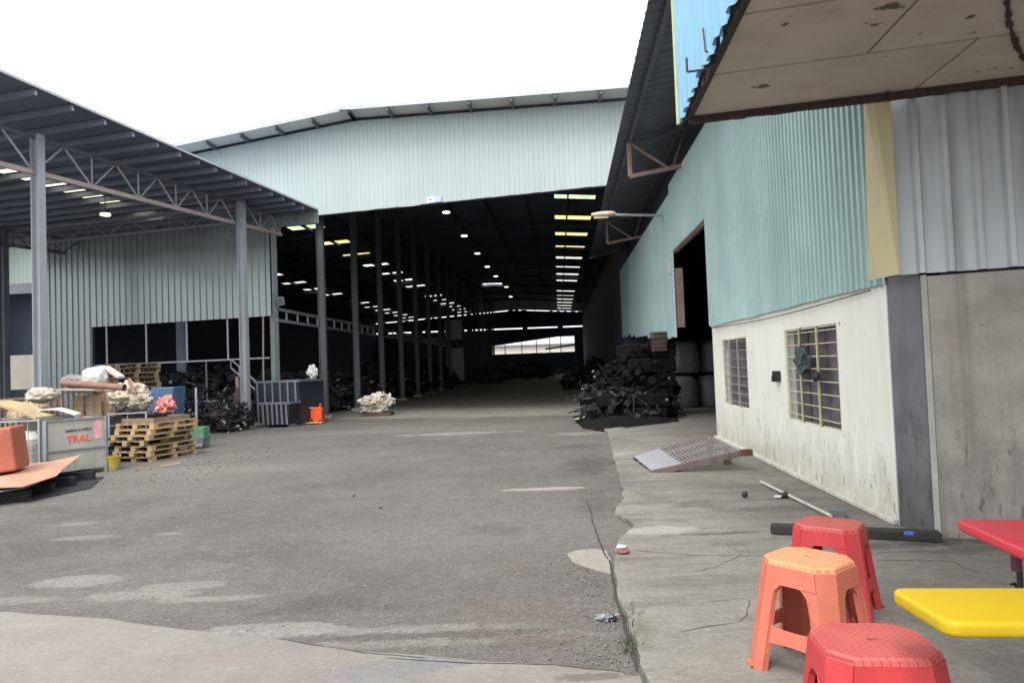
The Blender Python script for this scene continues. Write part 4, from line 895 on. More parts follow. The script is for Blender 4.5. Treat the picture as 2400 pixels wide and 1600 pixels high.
for k in range(60):
    b = G(1478+random.uniform(-10,14), 1480+random.uniform(-45,60), 0); an = random.uniform(0,6.28); ln = random.uniform(.05,.15); lean = random.uniform(.2,1.1)
    d = V((math.cos(an)*lean, math.sin(an)*lean, 1)).normalized(); n = V((-math.sin(an), math.cos(an),0))*.003
    p1_ = b+d*ln*.6; p2_ = b+d*ln+V((0,0,-ln*lean*.35)); m.add([b-n,b+n,p1_+n,p1_-n,p2_], [(0,1,2,3),(3,2,4)])
o = m.build('grass', mt['grass']); o['kind'] = 'stuff'
for px, py, lab in ((893,1191,'small dark dead leaf on the middle of the asphalt'),(1155,1050,'tiny white litter piece far out on the asphalt'),(830,1163,'tiny pale litter piece on the asphalt left of the dark leaf')):
    c = G(px,py,0); solo(crumple(c+V((0,0,.012)), .02 if 'leaf' in lab else .014, px, 1, (1.6,.8,.35)), 'dead_leaf' if 'leaf' in lab else 'litter', mt['gasket'] if 'leaf' in lab else mt['whitep'], lab, 'leaf' if 'leaf' in lab else 'litter', c)
# ------------------------------------------------------------------ PALLETS
def make_pallet(L_, Wd, Hh, mat, label):
    t = thing('wooden_pallet', label, 'pallet', (0,0,0)); tb = .014
    cache = {}
    def part(nm, c, sz):
        key = (nm, tuple(round(v,4) for v in sz))
        if key not in cache:
            m = MB(); m.box((0,0,0), sz); ob = m.build(nm, mat, t); cache[key] = ob.data
        else:
            ob = bpy.data.objects.new(nm, cache[key]); sc.collection.objects.link(ob); ob.parent = t
        ob.location = c
    for k in range(5): part('top_board', (0, -Wd/2+.05+k*(Wd-.10)/4, Hh-tb/2), (L_,.10,tb))
    for k in range(3): part('cross_board', ((-1+k)*(L_/2-.05),0,Hh-tb*1.5-.001), (.10,Wd,tb))
    for i in range(3):
        for k in range(3): part('block', ((-1+i)*(L_/2-.05),(-1+k)*(Wd/2-.05),tb+(Hh-3*tb)/2-.0005), (.10,.10,Hh-3*tb-.003))
    for k in range(3): part('bottom_board', (0,(-1+k)*(Wd/2-.05),tb/2), (L_,.10,tb))
    return t
fc = G(357,1083,0); rc = G(456,1065,0); dirR = (H2(rc)-H2(fc)).normalized(); ang = math.atan2(dirR.y, dirR.x)
PL, PWd, PHh = 1.12, .86, .098
names = ['bottom','second','third','fourth','fifth','sixth','top']
proto = make_pallet(PL, PWd, PHh, mt['wood'], '')
dirL = V((-dirR.y, dirR.x, 0))
ctr = H2(fc)+dirR*PL/2+dirL*PWd/2
offs = [(0,0,0),(-.05,0,.01),(-.02,-.02,-.01),(-.08,.14,.04),(-.10,-.02,.02),(-.02,-.03,-.03),(.06,.03,.02)]
for k, (a, b, r) in enumerate(offs):
    t = proto if k == 0 else copy_tree(proto)
    t.location = ctr+dirR*a+dirL*b+V((0,0,.003+k*(PHh+.001))); t.rotation_euler.z = ang+r
    t['label'] = '%s pallet of the pale wooden stack beside the yellow bucket' % names[k]; t['group'] = 'pale wooden pallets in the stack beside the yellow bucket'
zt0 = .003+7*(PHh+.001)
m = MB(); col_c = ctr+V((0,0,zt0+.045))
R_ = Matrix.Rotation(ang+.05,3,'Z')
cl = thing('pallet_collar', 'brown wooden pallet collar frame lying on top of the front pallet stack', 'wooden frame', (ctr.x,ctr.y,zt0))
for (x, y, sx, sy) in ((0,-.34,.95,.02),(0,.34,.95,.02),(-.47,0,.02,.66),(.47,0,.02,.66)):
    m = MB(); m.box(col_c+R_ @ V((x,y,0)), (sx,sy,.09), R_); m.build('side_board', mt['oldwood'], cl)
pp = make_pallet(1.1, .9, .128, mt['oldwood'], ''); bx = ond(310,900,18.9)
pp.location = (bx.x,bx.y,.002)
numw = ['lowest','second','third','fourth','fifth','sixth','seventh','eighth','ninth','tenth','eleventh','twelfth','thirteenth','fourteenth','topmost']
for k in range(15):
    t = pp if k == 0 else copy_tree(pp)
    t.location = (bx.x+random.uniform(-.05,.05), bx.y+random.uniform(-.05,.05), .002+k*.1285); t.rotation_euler.z = math.radians(48)+random.uniform(-.06,.06)
    t['label'] = '%s pallet of the tall brown stack against the dark opening, behind the scrap' % numw[k]; t['group'] = 'brown pallets in the tall stack behind the scrap'
# bucket
c = G(262,1101,0)
bk = thing('yellow_bucket', 'dirty yellow bucket with an orange rim in front of the pallet stack', 'bucket', c)
m = MB(); m.cyl(c+V((0,0,.005)), c+V((0,0,.22)), .085, 20, .13, cap=False); m.cyl(c+V((0,0,.005)), c+V((0,0,.006)), .085, 20); solid(m.build('body', mt['bucket'], bk, smooth=False), .004)
m = MB(); m.cyl(c+V((0,0,.215)), c+V((0,0,.235)), .137, 20, .140, cap=False); solid(m.build('rim', mt['bucket_rim'], bk), .008)
m = MB(); m.tube([c+V((.135*math.cos(a),.02+.04*math.sin(a),.225+.10*math.sin(a))) for a in [math.pi*k/10 for k in range(11)]], .004); m.build('handle', mt['wire'], bk)
# grey bin with lettering
bl, brr = V((-7.30,11.0,0)), V((-6.80,11.72,0))
fd = (brr-bl).normalized(); bn = V((fd.y,-fd.x,0)); bw = (brr-bl).length+.02; bd = 1.05; bz0, bz1 = .08, .90
bin_ = thing('steel_bin', 'grey steel bin with black lettering, red marks and a pink smear on its side', 'bin', (bl.x,bl.y,0))
def BN(u, v, z): q = bl+fd*u-bn*v; return V((q.x,q.y,z))
for nm, P in (('front_panel', ((0,0),(bw,0))), ('right_panel', ((bw,0),(bw,bd))), ('back_panel', ((bw,bd),(0,bd)))):
    a, b = BN(*P[0],0), BN(*P[1],0); zt_ = bz1 if nm != 'back_panel' else bz1+.02; m = MB(); m.beam(V((a.x,a.y,(bz0+zt_)/2)), V((b.x,b.y,(bz0+zt_)/2)), .012, zt_-bz0); m.build(nm, mt['binp'], bin_)
m = MB(); m.prism([BN(0,0,bz0), BN(bw,0,bz0), BN(bw,bd,bz0), BN(0,bd,bz0)], (0,0,.02)); m.build('floor', mt['binp'], bin_)
for u, v in ((0,0),(bw,0),(bw,bd),(0,bd)):
    m = MB(); q = BN(u,v,0); m.beam(V((q.x,q.y,0)), V((q.x,q.y,bz1+.01)), .055, .055); m.build('corner_post', mt['binf'], bin_)
for z in (bz1, .42):
    m = MB(); m.beam(BN(0,-.012,z), BN(bw,-.012,z), .025, .03); m.build('front_rail', mt['binf'], bin_)
def text(s, size, u, z, mat, nm, rot=0, ext=.001, sx=1):
    cu = bpy.data.curves.new('t','FONT'); cu.body = s; cu.size = size; cu.extrude = ext; cu.offset = size*.02
    ob = bpy.data.objects.new('t', cu); sc.collection.objects.link(ob); dg = bpy.context.evaluated_depsgraph_get()
    me = bpy.data.meshes.new_from_object(ob.evaluated_get(dg)); bpy.data.objects.remove(ob)
    q = BN(u,-.012,z); Rm = Matrix((fd, V((0,0,1)), bn)).transposed(); loc = wloc(bin_)
    me.transform(Matrix.Translation(q-loc) @ Rm.to_4x4() @ Matrix.Rotation(rot,4,'Z') @ Matrix.Diagonal((sx,1,1,1)))
    me.materials.clear(); me.materials.append(mat); o_ = bpy.data.objects.new(nm, me); sc.collection.objects.link(o_); o_.parent = bin_; return o_
text('NARRO-A-WELD', .055, .28, .70, mt['ink'], 'lettering', .03, .001, .95)
text('TRAL', .15, .30, .53, mt['redink'], 'red_lettering', .02, .001, 1.0)
m = MB(); m.prism([BN(u,-.009,z) for u, z in ((.72,.55),(.83,.56),(.84,.82),(.76,.86),(.71,.78))], bn*.002); m.build('pink_smear', mt['pinkink'], bin_)
# wire cages
def cage(label, o, fd_, w_, d_, z0, z1, nu, nz_, mat, name='wire_cage', group=None):
    t = thing(name, label, 'cage', (o.x,o.y,z0)); n = V((-fd_.y,fd_.x,0))
    def P(u, v, z): q = o+fd_*u+n*v; return V((q.x,q.y,z))
    for (a, b) in (((0,0),(w_,0)), ((w_,0),(w_,d_)), ((w_,d_),(0,d_)), ((0,d_),(0,0))):
        m = MB(); m.beam(P(*a,z1), P(*b,z1), .025, .025); m.beam(P(*a,z0+.012), P(*b,z0+.012), .025, .025)
        for k in range(1, nz_): m.beam(P(*a,z0+(z1-z0)*k/nz_), P(*b,z0+(z1-z0)*k/nz_), .010, .010)
        for k in range(1, nu): u = a[0]+(b[0]-a[0])*k/nu; v = a[1]+(b[1]-a[1])*k/nu; m.beam(P(u,v,z0), P(u,v,z1), .009, .009)
        m.build('wire_side', mat, t)
    for a in ((0,0),(w_,0),(w_,d_),(0,d_)):
        m = MB(); m.beam(P(*a,z0), P(*a,z1+.02), .03, .03); m.build('corner_post', mat, t)
    return t, P
t1, P1_ = cage('white wire cage full of pale plastic left of the grey lettered bin', V((-8.55,10.9,0)), V((.98,.1,0)).normalized(), 1.15, 1.0, .08, .92, 7, 5, mt['wire'])
for i, (x, y, r, h, lab) in enumerate(((-8.2,11.25,.19,.78,'pale plastic drum at the left inside the white wire cage'),(-7.75,11.2,.20,.72,'pale plastic drum at the right inside the white wire cage'))):
    m = MB(); m.cyl((x,y,.10), (x,y,h-.1), r, 18, r*1.02); m.cyl((x,y,h-.1), (x,y,h), r*1.02, 18, r*.7); m.cyl((x,y,h), (x,y,h+.03), r*.3, 12)
    solo(m, 'plastic_drum', mt['whitep'], lab, 'drum', (x,y,.10))
def panel(pts, th, name, mat, label, cat, nrm=V((0,0,1)), sub=0):
    c = V(pts[0]); m = MB(); m.prism(pts, nrm*th); return solo(m, name, mat, label, cat, c)
# arched tan foam sheet on top of the cage
def arch(p, q, wv, rise, th, n=10, wob=.02):
    m = MB(); top = []
    for k in range(n+1):
        u = k/n; c = p.lerp(q,u)+V((0,0,rise*math.sin(math.pi*u)+wob*noise.noise(V((u*5,0,1)))))
        top += [c, c+wv+V((0,0,wob*noise.noise(V((u*4,3,1)))))]
    N = len(top); m.add(top+[v-V((0,0,th)) for v in top], [(2*i,2*i+1,2*i+3,2*i+2) for i in range(n)]+[(N+2*i,N+2*i+2,N+2*i+3,N+2*i+1) for i in range(n)]+[(2*i,2*i+2,N+2*i+2,N+2*i) for i in range(n)]+[(2*i+1,N+2*i+1,N+2*i+3,2*i+3) for i in range(n)]+[(0,N,N+1,1),(N-2,N-1,2*N-1,2*N-2)])
    return m
solo(arch(V((-9.2,10.9,.97)), V((-7.62,11.25,.95)), V((.05,.42,.02)), .27, .035), 'foam_sheet', mt['tan'], 'arched tan foam sheet lying over the white wire cage', 'foam sheet', (-8.6,11.2,.93))
solo(arch(V((-7.95,11.35,.955)), V((-7.30,11.75,.95)), V((-.2,.5,0)), .12, .02), 'white_sheet', mt['whitep'], 'curled white plastic sheet on the right end of the white wire cage', 'plastic sheet', (-7.8,11.4,.93))
# red tank
rb = V((-7.55,9.6,.23)); m = MB()
R_ = Matrix.Rotation(.35,3,'Z') @ Matrix.Rotation(-.10,3,'Y'); m.box(rb+V((-.02,.15,.32)), (1.3,.62,.60), R_)
o = solo(m, 'red_steel_box', mt['redbox'], 'faded red steel box lying on the rusty sheet at the left picture edge', 'steel box', rb); bevel(o, .03, 3)
# rusty sheet, base timbers
q = [G(-90,1150,.24), G(0,1143,.22), G(55,1141,.22), G(95,1128,.23), G(132,1116,.24), G(150,1098,.27), G(183,1068,.36), G(120,1082,.30), G(60,1090,.27), G(-90,1100,.26)]
q[6] = V((-6.72,10.95,.36))
m = MB(); m.prism(q, (0,0,.008)); solo(m, 'rusty_sheet', mt['rustsheet'], 'peeling pinkish rusty steel sheet lying low in front of the grey bin', 'steel sheet', (q[2].x,q[2].y,.2))
q2 = [G(-90,1166,.18), G(20,1150,.17), G(60,1143,.17), G(90,1132,.17), G(40,1120,.2), G(-90,1120,.2)]
m = MB(); m.prism(q2, (0,0,.008)); solo(m, 'bent_sheet', M('pale_bent_sheet', (.40,.33,.30), .6, .1, .2, 4), 'pale bent steel sheet sticking out under the peeling rusty sheet', 'steel sheet', (q2[2].x,q2[2].y,.17))
bt = thing('dark_base_frame', 'dark timber base frame under the rusty sheets at the left', 'timber frame', (-6.6,9.6,0))
for i in range(4):
    a = V((-8.2,8.75+i*.55,.07)); b = a+V((1.95-.05*i,.35,0)); m = MB(); m.beam(a, b, .10, .13); m.build('beam', mt['dark'], bt)
m = MB(); m.prism([V((-8.4,8.6,.0)), V((-6.2,9.0,.0)), V((-5.95,9.9,.0)), V((-6.4,11.0,.0)), V((-8.4,10.9,0))], (0,0,.012)); m.build('ply_base', mt['dark'], bt)
# stacked cages behind with cardboard and fabric
o1 = ond(146,960,13.2); o1 = V((o1.x,o1.y,0)); cd = V((.97,.05,0)).normalized()
m = MB(); cb = thing('rusty_crate', 'dark rusty crate hidden behind the bin, under the wire cage of cardboard', 'crate', (o1.x,o1.y,0))
for k in range(4):
    m = MB(); m.box(o1+V((.48,.45,.10+.17*k)), (1.05,.95,.14)); m.build('side_plank', mt['scrap2'], cb)
cp = copy_tree(proto); cp.location = o1+V((.48,.45,.70)); cp.rotation_euler.z = .05; cp['label'] = 'single pallet under the rusty wire cage of cardboard'; 
if 'group' in cp: del cp['group']
t2, P2_ = cage('rusty wire cage filled with cardboard and cloth on top of a pallet', V((o1.x,o1.y,0)), cd, .96, .9, .80, 1.30, 5, 3, mt['wirer'])
for i in range(5):
    x = .12+i*.17; c = P2_(x,.28+.05*(i%2),.82); m = MB(); m.box(c+V((.05,.1,.20)), (.17,.30,.40+.04*(i%3)), Matrix.Rotation(random.uniform(-.12,.12),3,'Y'))
    o = solo(m, 'cardboard_box', mt['cardboard'] if i != 1 else mt['cream'], ['tall tan board leaning at the left inside the rusty cage','cream bundle inside the rusty cage next to the left board','middle cardboard box standing inside the rusty cage','cardboard box right of the middle one in the rusty cage','rightmost golden cardboard box in the rusty cage'][i], 'cardboard', c, None); bevel(o,.01)
o2 = V((o1.x-1.0,o1.y-.35,0))
t3, P3_ = cage('rusty wire cage leaning open at the left, full of tan sacks', o2, V((.93,.37,0)).normalized(), .85, .9, .66, 1.22, 5, 3, mt['wirer'])
m = MB(); m.box(o2+V((.35,.5,.33)), (1.0,.9,.64)); solo(m, 'rusty_crate', mt['scrap2'], 'dark crate under the leftmost rusty wire cage', 'crate', o2)
solo(crumple(P3_(.42,.45,.90), .44, 21, 3, (1,.85,.62)), 'tan_sack', mt['tan'], 'bulging tan sack inside the leftmost rusty wire cage', 'sack', P3_(.42,.45,.68), smooth=True)
# tube, white roll, sacks
a, b = ond(146,897,12.95), ond(292,908,12.75); m = MB(); m.cyl(a, b, .062, 16, cap=False); m.cyl(b, a, .050, 16, cap=False)
m2 = solo(m, 'brown_tube', mt['brownroll'], 'long brown tube lying across the tops of the rusty cages', 'tube', a)
a, b = ond(140,912,13.3), ond(230,914,13.3); m = MB(); m.beam(a, b, .35, .02); solo(m, 'pale_board', mt['cream'], 'thin pale board just below the long brown tube', 'board', a)
c = ond(224,884,13.5); solo(crumple(c, .235, 91, 4, (1.05,.8,1.0), .18, 1.2, .22), 'white_bag', mt['whitep'], 'rounded white plastic bag sitting behind the long brown tube', 'bag', (c.x,c.y,c.z-.2), smooth=True)
a, b = ond(248,860,14.0), ond(284,884,13.8); m = MB(); m.beam(a, b, .14, .05); solo(m, 'white_board', mt['whitep'], 'narrow white board leaning beside the rounded white bag', 'board', b)
c = ond(302,930,13.5); solo(crumple(c, .43, 31, 5, (1.0,.8,.75), .3, 1.4, .4), 'cream_sack', mt['cream'], 'large torn cream sack slumped right of the rusty cage', 'sack', (c.x,c.y,c.z-.2), smooth=True)
c2 = ond(330,942,13.3); solo(crumple(c2, .24, 33, 5, (1.1,.8,.7), .3, 1.7, .6), 'cream_sack', mt['cream'], 'smaller cream cloth heap at the right foot of the large torn sack', 'sack', (c2.x,c2.y,c2.z-.2), smooth=True)
m = MB(); m.box((c.x,c.y+.1,.42), (1.1,.9,.80)); solo(m, 'dark_crate', mt['scrap'], 'dark crate carrying the large torn cream sack', 'crate', (c.x,c.y,0))
a, b = ond(303,888,13.2), ond(313,922,12.9); m = MB(); m.beam(a, b, .06, .03); solo(m, 'thin_strip', mt['brownroll'], 'thin brown strip bent down over the torn cream sack', 'strip', b)
c = ond(178,893,13.9); solo(crumple(c, .24, 95, 4, (1.4,.8,.6), .25, 1.5, .4), 'grey_sack', mt['scrap3'], 'dusty grey sack lying behind the left half of the brown tube', 'sack', (c.x,c.y,c.z-.15), smooth=True)
c = ond(100,925,12.6); solo(crumple(c, .26, 97, 4, (1.3,.8,.6), .25, 1.5, .4), 'tan_bundle', mt['cream'], 'pale tan bundle between the arched foam sheet and the first shed column', 'bundle', (c.x,c.y,c.z-.15), smooth=True)
# white frame in front of the sack
o4 = ond(255,975,12.95); t4, P4_ = cage('pale metal frame box between the grey bin and the pallet stack', V((o4.x,o4.y,0)), V((.96,.28,0)).normalized(), .62, .5, .45, .88, 2, 2, mt['wire'])
m = MB(); m.box(V((o4.x,o4.y,0))+V((.3,.35,.22)), (.7,.6,.44)); solo(m, 'dark_crate', mt['scrap'], 'dark crate under the pale metal frame box', 'crate', (o4.x,o4.y,0))
# wire racks and posts behind the pallets
for i, (px, py, w_, h_, lab) in enumerate(((330,1010,1.1,.55,'long low wire rack behind the pallet stack with red cloth on it'),(415,1005,.75,.60,'short wire rack right behind the pallet stack'),(480,990,1.0,.55,'dark wire rack standing before the dark scrap wall'))):
    p = G(px, py); p = V((p.x, max(p.y,14.6), 0)); cage(lab, p, T, w_, .5, .02, h_+.15, 8, 2, mt['wire'], 'wire_rack')
p = G(462,1030); m = MB(); m.beam(V((p.x,p.y,0)), V((p.x,p.y,1.25)), .04, .04); solo(m, 'steel_post', mt['steel'], 'thin pale steel post standing right of the front pallet stack', 'post', (p.x,p.y,0))
c = ond(387,955,14.7); solo(crumple(c, .26, 41, 5, (.85,.6,1.0), .4, 1.6, .3), 'red_cloth', mt['redcloth'], 'pink and red cloth hung over the wire rack behind the pallets', 'cloth', (c.x,c.y,c.z-.25), smooth=True)
# blue tub
p = ond(372,950,15.6)
m = MB(); z0_, z1_b = .35, 1.30
b0 = [V((p.x-.30,p.y-.1,z0_)), V((p.x+.30,p.y-.1,z0_)), V((p.x+.30,p.y+.5,z0_)), V((p.x-.30,p.y+.5,z0_))]; t0_ = [V((p.x-.12,p.y-.1,z1_b)), V((p.x+.38,p.y-.1,z1_b)), V((p.x+.38,p.y+.5,z1_b)), V((p.x-.12,p.y+.5,z1_b))]
m.add(b0+t0_, [(3,2,1,0),(4,5,6,7),(0,1,5,4),(1,2,6,5),(2,3,7,6),(3,0,4,7)]); o = solo(m, 'blue_cabinet', mt['bluetub'], 'tilted blue steel cabinet behind the wire rack and red cloth', 'cabinet', (p.x,p.y,z0_)); bevel(o,.02)
m = MB(); m.box((p.x,p.y+.2,.17), (.8,.7,.34)); solo(m, 'dark_crate', mt['scrap'], 'dark crate under the tilted blue cabinet', 'crate', (p.x,p.y,0))
# green things right of pallets
p = G(452,1052); m = MB(); m.box((p.x+.05,p.y+.3,.22), (.25,.3,.44)); solo(m, 'green_crate', mt['greenp'], 'faded green plastic crate just right of the front pallet stack', 'crate', (p.x,p.y,0))
p = G(470,1050); m = MB(); m.box((p.x,p.y,.12), (.2,.2,.22)); m.cyl((p.x-.1,p.y-.1,.05),(p.x+.1,p.y-.1,.05),.05,12); solo(m, 'small_trolley', mt['steel_dark'], 'small dark trolley beside the faded green crate', 'trolley', (p.x,p.y,0))
m = MB(); a = G(376,1092,.01); b = G(425,1085,.01); m.beam(a, b, .08, .015); solo(m, 'wood_offcut', mt['wood'], 'pale splintered wood offcut on the ground before the pallet stack', 'wood', a)
m = MB(); a = G(318,1096,.01); b = G(352,1099,.01); m.beam(a, b, .05, .015); solo(m, 'wood_offcut', mt['oldwood'], 'brown wood offcut on the ground between the bucket and the pallet stack', 'wood', a)
# ------------------------------------------------------------------ scrap heaps (uncountable)
def heap(cx, cy, rx, ry, h, n, mat, smin=.08, smax=.35, dirv=T):
    m = MB()
    for _ in range(n):
        u, v = random.uniform(-1,1), random.uniform(-1,1)
        hh = h*max(.05, 1-.55*(u*u+v*v)**.9*.7); z = random.uniform(0,hh); c = V((cx,cy,0))+dirv*u*rx+V((-dirv.y,dirv.x,0))*v*ry+V((0,0,z))
        R = Matrix.Rotation(random.uniform(0,3.14),3,V((random.gauss(0,1),random.gauss(0,1),random.gauss(0,1))).normalized()); s_ = random.uniform(smin,smax)
        c.z = max(c.z, s_*.6); k = random.random()
        if k < .45: m.box(c, (s_,s_*random.uniform(.2,.9),s_*random.uniform(.05,.5)), R)
        elif k < .8: m.beam(c-R@V((s_,0,0)), c+R@V((s_,0,0)), s_*.12, s_*.12)
        else: m.cyl(c-R@V((s_*.3,0,0)), c+R@V((s_*.3,0,0)), s_*.4, 8)
    o = m.build('scrap_heap', mat); o['kind'] = 'stuff'; return o
def H(px, d): p = ond(px, 900, d); return p.x
heap(H(430,19.5)+.2,19.5,1.6,.6,1.2,1100,mt['scrap'],.04,.22); heap(H(380,19.0),19.2,1.4,.5,.9,330,mt['scrap2'],.03,.18); heap(H(440,19.3)+.1,19.2,1.7,.5,1.1,110,mt['scrap3'],.02,.10); heap(H(300,15.6),15.8,1.3,.6,.8,420,mt['scrap2'],.04,.20); heap(H(300,15.6),15.6,1.2,.5,.85,120,mt['scrap3'],.03,.14); heap(H(500,24.6),24.6,3.4,.9,1.9,650,mt['scrap'],.1,.5); heap(H(330,25),25,3,.8,1.7,420,mt['scrap'],.1,.4)
heap(H(440,24),24,3,.5,1.6,60,mt['scrap3'],.05,.18)
heap(hallp(colx-1.9,27,0).x,27,1.4,3.6,1.6,520,mt['scrap'],.1,.5,T); heap(hallp(colx-1.8,36,0).x,36,1.2,4.5,1.9,520,mt['scrap'],.1,.55); heap(hallp(colx-1.6,46,0).x,46,1.2,5,2.3,420,mt['scrap'],.1,.6); heap(hallp(colx-1.2,28,0).x,28,1.0,4,1.5,70,mt['scrap3'],.05,.2); heap(hallp(colx-1,38,0).x,38,1.0,5,1.7,80,mt['scrap3'],.05,.22)
heap(hallp(-3.5,72,0).x,72,2.5,3,2.2,260,mt['scrap'],.2,.8); heap(hallp(-6.2,60,0).x,60,1.6,3,1.6,200,mt['scrap2'],.2,.7); heap(hallp(-2.0,90,0).x,90,4.5,2,.9,200,mt['scrap3'],.1,.4)
heap(hallp(2.2,27,0).x,27,.6,5,1.3,330,mt['scrap'],.1,.45,T); heap(hallp(2.2,44,0).x,44,.8,7,1.8,300,mt['scrap'],.15,.55,T); heap(hallp(1.9,30,0).x,30,.5,7,1.2,40,mt['scrap3'],.05,.15,T)
# ------------------------------------------------------------------ dark skip, hopper, etc. at the hall corner
a = onz(636,990,0); sk0 = V((a.x+.03,20.6,0)); u_ = T; v_ = S
def skip(o, L_, D_, z0, z1, flare, label, mat, name='steel_skip'):
    t = thing(name, label, 'skip', (o.x,o.y,0)); m = MB()
    P = lambda u, v, z, e=0: V((o+u_*(u)+v_*(v)).to_tuple())+V((0,0,z))
    b = [P(flare,0,z0),P(L_-flare,0,z0),P(L_-flare,D_,z0),P(flare,D_,z0)]; tp = [P(0,-.05,z1),P(L_,-.05,z1),P(L_,D_,z1),P(0,D_,z1)]
    m.add(b+tp, [(3,2,1,0),(0,1,5,4),(1,2,6,5),(2,3,7,6),(3,0,4,7)]); solid(m.build('body', mat, t), .02)
    m = MB()
    for i in range(4): m.beam(tp[i], tp[(i+1)%4], .06, .06)
    m.build('rim', mt['steel_dark'], t)
    for k in range(6):
        x = .1+k*(L_-.2)/5; m = MB(); m.beam(P(x,-.03,z0), P(x,-.07,z1), .05, .04); m.build('rib', mt['steel_dark'], t)
    for x in (.12, L_-.12):
        m = MB(); m.beam(P(x,.1,0), P(x,D_-.1,0)+V((0,0,0)), .1, z0*2 if z0 else .1); m.build('skid', mt['steel_dark'], t)
    return t
skip(sk0, 1.45, 1.3, .10, 1.28, .0, 'tall dark blue steel skip at the left corner of the hall opening', mt['navy'])
skip(V((sk0.x+.35,20.0,0)), .95, .5, .08, .68, .08, 'low dark skip in front of the tall dark blue skip', mt['dark'])
p = G(612,985); hp = thing('brown_hopper', 'brown steel hopper with an angled top between the last shed column and the skip', 'hopper', (p.x,p.y,0))
m = MB(); m.prism([V((p.x-.25,20.9,.05)), V((p.x+.35,20.7,.05)), V((p.x+.35,21.4,.05)), V((p.x-.25,21.5,.05))], (0,0,.62)); m.build('body', mt['brownh'], hp)
m = MB(); m.add([V((p.x-.25,20.9,.68)),V((p.x+.35,20.7,.68)),V((p.x+.35,21.4,.68)),V((p.x-.25,21.5,.68)),V((p.x+.12,20.95,1.15)),V((p.x+.35,20.9,1.15)),V((p.x+.35,21.3,1.15)),V((p.x+.12,21.3,1.15))],[(0,1,5,4),(1,2,6,5),(2,3,7,6),(3,0,4,7),(4,5,6,7)]); m.build('chute', mt['brownh'], hp)
m = MB(); m.cyl(V((p.x+.1,21.0,1.1)), V((p.x+.05,21.1,1.45)), .06, 10); m.build('pipe', mt['rustbar'], hp)
# inclined conveyor ladder behind
a, b = ond(578,885,22.9), ond(612,925,22.4); cv = thing('sloping_ladder', 'blue grey ladder frame sloping down behind the brown hopper', 'ladder', a)
for dz in (0, .28): m = MB(); m.beam(a+V((-.5,0,.35+dz)), b+V((0,0,dz)), .03, .04); m.build('rail', mt['steel'], cv)
for k in range(4): 
    q = (a+V((-.5,0,.35))).lerp(b,k/3.5); m = MB(); m.beam(q, q+V((0,0,.28)), .025, .025); m.build('rung', mt['steel'], cv)
# orange pallet truck
p = G(742,992); oj = thing('pallet_truck', 'bright orange red pallet truck parked against the first hall column', 'pallet truck', (p.x,p.y,0))
m = MB(); m.box((p.x+.02,p.y,.27), (.34,.20,.42)); bevel(m.build('body', mt['orange'], oj), .03, 3)
m = MB(); m.box((p.x-.02,p.y-.16,.045), (.52,.30,.03)); m.build('fork', mt['bucket_rim'], oj)
m = MB(); m.box((p.x+.0,p.y+.5,.07), (.16,1.1,.05)); m.build('fork', mt['orange'], oj)
m = MB(); m.cyl((p.x-.2,p.y-.12,.09),(p.x-.08,p.y-.12,.09),.07,12); m.build('wheel', mt['gasket'], oj); m = MB(); m.cyl((p.x+.08,p.y-.12,.06),(p.x+.2,p.y-.12,.06),.05,12); m.build('wheel', mt['gasket'], oj)
m = MB(); m.box((p.x-.21,p.y-.09,.26), (.03,.03,.36)); m.box((p.x-.12,p.y-.11,.47), (.16,.06,.03)); m.build('pale_guard', mt['whitep'], oj)
m = MB(); m.tube([V((p.x+.1,p.y,.48)), V((p.x+.13,p.y+.04,.58))], .02, 8); m.build('handle', mt['orange'], oj)
# torn white bag at third column
p = G(880,976); tb_ = thing('torn_bulk_bag', 'torn white and brown bulk bag spilling on a pallet by the third hall column', 'bulk bag', (p.x,p.y,0))
M_bag = M('torn_white_bag', (.50,.45,.38), .85, 0, .3, 5, bump=.5, bs=16, dirt=(.16,.12,.09), spots=((.05,.05,.045), 4, .60))
crumple(V((p.x,p.y+.3,.40)), .46, 51, 5, (1.25,.8,.78), .35, 1.5, .38).build('bag', M_bag, tb_, smooth=True)
crumple(V((p.x-.5,p.y+.2,.52)), .10, 53, 2, (1.4,.7,.8)).build('flap', mt['whitep'], tb_)
crumple(V((p.x+.45,p.y+.2,.62)), .09, 54, 2, (.7,.7,1.6)).build('flap', mt['whitep'], tb_)
m = MB(); m.box((p.x,p.y+.3,.06), (1.0,.7,.10)); m.build('base', mt['scrap2'], tb_)
c = V((onz(735,905,0).x*0+ond(733,872,21.2).x,21.2,1.45)); c.z = ond(733,872,21.2).z
solo(crumple(c, .20, 61, 4, (.8,.5,1.1), .45, 1.8, .3), 'white_tatter', mt['whitep'], 'ragged white plastic tatter hanging left of the first hall column', 'plastic', c)
for i, (px, py, d, s_, w_) in enumerate(((705,700,0,0,0),)): pass
